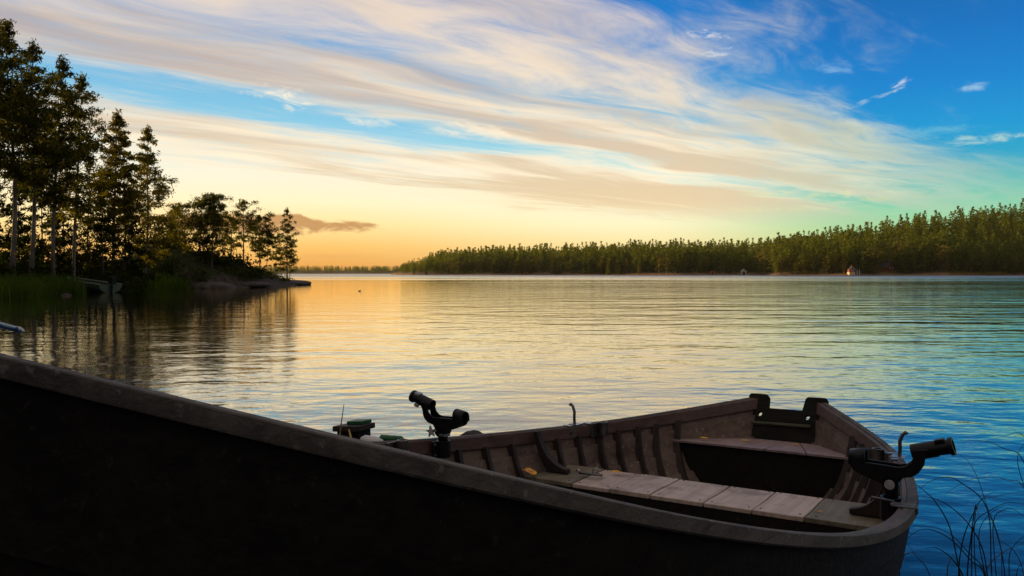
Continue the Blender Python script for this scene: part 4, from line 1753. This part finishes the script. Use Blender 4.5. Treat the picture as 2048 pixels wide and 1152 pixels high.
mb.tube([(q.x - .05, q.y, q.z - .012), (q.x - .04, q.y, q.z), (q.x + .04, q.y - .01, q.z - .004), (q.x + .05, q.y, q.z - .012)], [.008, .014, .014, .008], 10)
mb.tube([(q.x, q.y, q.z - .02), (q.x, q.y + .02, -.3)], .012, 6)
tag(mb.build('marker_float', M['green'], smooth=True), 'small green float on a stick just showing over the far rail', 'float')
# fender and a thin whip beside it
f0 = pix(737, 881, 3.12)
o = empty('fender', (f0.x, f0.y, f0.z), R(-20), label='white round ended fender hanging beside the dark green edged boat', cat='fender')
mb = MB()
mb.tube([(-.03, 0, -.004), (-.027, 0, -.002), (-.015, 0, .0), (.03, 0, -.004), (.055, 0, -.008), (.058, 0, -.01)], [.003, .014, .020, .021, .016, .003], 16)
mb.build('body', M['white'], o, smooth=True)
mb = MB()
mb.tube([(-.05, 0, -.012), (-.075, .0, .0), (-.16, .12, .02)], .004, 6)
mb.build('cord', M['rope'], o)
p0, p1, p2 = pix(678, 884, 3.12), pix(682, 850, 3.12), pix(688, 808, 3.12)
p3 = Vector((p0.x - .02, p0.y, -.1))
mb = MB()
mb.tube([p3, p0, p1, p2 + Vector((.0, 0, 0))], [.003, .003, .0024, .0012], 6)
tag(mb.build('dry_stalk', M['rope']), 'thin dry stalk rising beside the dark green edged boat', 'stalk')

# blue grey tube reaching in from the left shore
a, b = pix(-190, 600, 4.2), pix(46, 662, 5.0)
mb = MB()
d = (b - a)
mb.tube([Vector((a.x - .3, a.y - .6, float(z_near(np.array([a.x - .3]), np.array([a.y - .6]))[0]) - .05)), Vector((a.x - .15, a.y - .3, a.z - .1)), a, a + d * .5, a + d * .93], [.02, .02, .02, .019, .017], 12)
o = mb.build('mooring_pole', M['blue'], smooth=True)
tag(o, 'blue grey metal pole end slanting over the water at the left edge', 'pole')
mb = MB()
mb.tube([a + d * .93, a + d * .96, b], [.021, .021, .010], 12)
mb.build('end_cap', M['metal'], o, smooth=True)

# motorboat drawn up in the reeds on the left shore
q = pix(178, 578, 50)
o = empty('motorboat', (q.x, q.y, 0), R(40), label='green open motorboat with pale rail lying among the reeds under the pines', cat='motorboat')
o.rotation_euler = (R(3.5), 0, R(60))
o.location.z = .16
mb = MB()
vs, fs = [], []
for i in range(13):
    s = i / 12
    w = .72 * (1 - (1 - s) ** 2.2) ** .6 + .01 if s > 0 else .01
    zt = .45 + .16 * (1 - s) ** 2
    for k in range(-6, 7):
        aa = k / 6 * math.pi / 2
        vs.append((w * math.sin(aa), (s - .5) * 4.2 * -1, zt - (zt + .05 - .1 * (1 - s)) * math.cos(aa) ** .8))
for i in range(12):
    for k in range(12):
        a_ = i * 13 + k
        fs.append((a_, a_ + 1, a_ + 14, a_ + 13))
fs.append(tuple(12 * 13 + k for k in range(13)))
mb.add(vs, fs)
pg = pbr('dull green hull paint', (.06, .085, .05), .4, var=.1, scale=4)
mb.build('hull', pg, o)
for side in (-1, 1):
    mb = MB()
    pts = []
    for i in range(13):
        s = i / 12
        w = .72 * (1 - (1 - s) ** 2.2) ** .6 + .01 if s > 0 else .01
        pts.append((side * w, (s - .5) * -4.2, .45 + .16 * (1 - s) ** 2 + .02))
    mb.tube(pts, .035, 6)
    mb.build('rail', M['palegreen'], o)
mb = MB()
mb.tube([(0, -2.2, -.1), (0, -2.22, .45)], .07, 8)
mb.box((0, -2.24, .72), (.26, .42, .42))
mb.build('outboard_motor', M['plastic'], o, bevel=.06)

# water bird far out on the lake
q = pix(719, 582, 53)
o = empty('water_bird', (q.x, q.y, -.01), R(15), label='tiny dark water bird floating alone in mid lake', cat='bird')
o.scale = (.55, .55, .55)
mb = MB()
mb.tube([(-.16, 0, .06), (-.11, 0, .05), (0, 0, .045), (.09, 0, .05), (.12, 0, .08), (.125, 0, .14), (.145, 0, .165), (.175, 0, .16), (.21, 0, .15)],
        [.008, .045, .075, .06, .032, .026, .034, .026, .006], 12)
mb.build('body', M['duck'], o, smooth=True)

# wooden stake at the right of the hull
q = on_plane(1757, 1146, .05)
mb = MB()
mb.box((q.x - .015, q.y + .03, -.12), (.075, .075, .36), None, R(20))
tag(mb.build('wooden_stake', M['rail'], bevel=.004), 'pale squared stake end in the water right beside the dark hull', 'stake')

# ------------------------------------------------------------------ sedge clumps at the lower right
Z7 = lambda x, y: (1560 + x / 3.469, 820 + y / 3.469)
ARCS = [
    (0, [(1540, 1600), (1470, 1150), (1440, 690), (1250, 500), (1130, 465), (1000, 520), (950, 590)]),
    (0, [(1330, 1600), (1250, 1150), (1180, 820), (1080, 640), (1000, 560), (940, 515)]),
    (0, [(1500, 1600), (1440, 1150), (1400, 950), (1300, 780), (1150, 650), (1000, 600), (850, 605)]),
    (1, [(1560, 1600), (1540, 1150), (1530, 950), (1440, 680), (1370, 470), (1290, 340), (1195, 292)]),
    (2, [(1900, 1600), (1830, 900), (1690, 360), (1560, 270), (1420, 215), (1250, 212)]),
    (2, [(1950, 1600), (1880, 1000), (1690, 540), (1590, 490), (1450, 465), (1300, 490), (1180, 560), (1130, 610)]),
    (0, [(1310, 1600), (1300, 1150), (1330, 850), (1355, 670), (1368, 668), (1380, 740)]),
    (1, [(1480, 1600), (1430, 1150), (1300, 980), (1180, 860), (1050, 810), (900, 815)]),
    (1, [(1500, 1600), (1420, 1150), (1330, 1050), (1200, 910), (1080, 840), (980, 830), (890, 890), (820, 1000)]),
    (0, [(1150, 1600), (1040, 1150), (960, 1030), (850, 895)]),
    (1, [(1540, 1600), (1500, 1150), (1480, 780), (1560, 690), (1640, 700), (1720, 770)]),
    (1, [(1580, 1600), (1560, 1150), (1520, 900), (1460, 720)]),
    (0, [(1340, 1600), (1330, 1150), (1345, 805), (1470, 690), (1600, 640), (1720, 665)]),
    (0, [(850, 1600), (830, 1150), (820, 1080), (860, 1010), (920, 990), (980, 1020), (1030, 1150)]),
    (0, [(1180, 1600), (1160, 1150), (1180, 1050), (1205, 1000)]),
    (1, [(1440, 1600), (1420, 1150), (1560, 980), (1720, 920)]),
    (2, [(1680, 1600), (1640, 1150), (1720, 1040)]),
    (2, [(1960, 1600), (1850, 500), (1690, 180), (1560, 182), (1430, 215)]),
    (0, [(1400, 1600), (1350, 1000), (1370, 660), (1500, 600), (1720, 560)]),
    (2, [(1800, 1600), (1760, 800), (1650, 375), (1690, 240), (1740, 200)]),
    (1, [(1600, 1600), (1590, 1150), (1600, 980), (1690, 880), (1780, 860)]),
    (0, [(1300, 1600), (1280, 1200), (1200, 1040), (1090, 960), (1000, 960)]),
    (1, [(1450, 1600), (1430, 1200), (1380, 900), (1420, 760), (1560, 660), (1700, 690)]),
    (2, [(1720, 1600), (1700, 1200), (1640, 1000), (1520, 900), (1440, 880), (1400, 930)]),
    (0, [(1260, 1600), (1240, 1150), (1270, 900), (1340, 720), (1400, 620), (1500, 560)]),
]
SLB = ['arching dark sedge clump nearest the boat hull at the lower right', 'upright middle sedge clump at the lower right', 'sedge clump cut by the right edge, blades bending back to the left']
for ci in range(3):
    mb = MB()
    rg = random.Random(50 + ci)
    for c, pl in ARCS:
        if c != ci: continue
        d0 = 2.45 + .25 * ci + rg.uniform(-.12, .12)
        d1 = d0 + rg.uniform(-.25, .25)
        n_ = len(pl)
        P = [pix(*Z7(*q_), d0 + (d1 - d0) * i / (n_ - 1)) for i, q_ in enumerate(pl)]
        pts = []
        for i in range(n_ - 1):
            a, b = P[i], P[i + 1]
            pa, pb = P[max(i - 1, 0)], P[min(i + 2, n_ - 1)]
            for k in range(5):
                f = k / 5
                pts.append(.5 * ((2 * a) + (b - pa) * f + (2 * pa - 5 * a + 4 * b - pb) * f * f + (-pa + 3 * a - 3 * b + pb) * f ** 3))
        pts.append(P[-1])
        root = pts[0]
        wd = rg.uniform(.0014, .0026)
        m_ = len(pts)
        mb.tube(pts, [wd * (1 - .8 * (i / m_) ** 1.5) for i in range(m_)], 5, cap=False, flat=.45)
    o = mb.build('sedge_clump', M['sedge'], smooth=True)
    tag(o, SLB[ci], 'sedge', 'sedge clumps at the lower right')

# ------------------------------------------------------------------ air
mb = MB()
mb.box((0, 1030, 32), (5400, 2800, 70))
m_, q_, out_ = new_mat('evening haze')
pv = q_.node('ShaderNodeVolumePrincipled')
pv.inputs['Density'].default_value = .00003
pv.inputs['Color'].default_value = (1, .96, .9, 1)
pv.inputs['Anisotropy'].default_value = .3
q_.l.new(pv.outputs[0], out_.inputs['Volume'])
tag(mb.build('haze', m_), kind='stuff')

# ------------------------------------------------------------------ render settings
C.render.engine = 'CYCLES'
C.cycles.max_bounces = 6
C.cycles.diffuse_bounces = 2
C.cycles.glossy_bounces = 3
C.cycles.transmission_bounces = 4
C.cycles.sample_clamp_indirect = 6
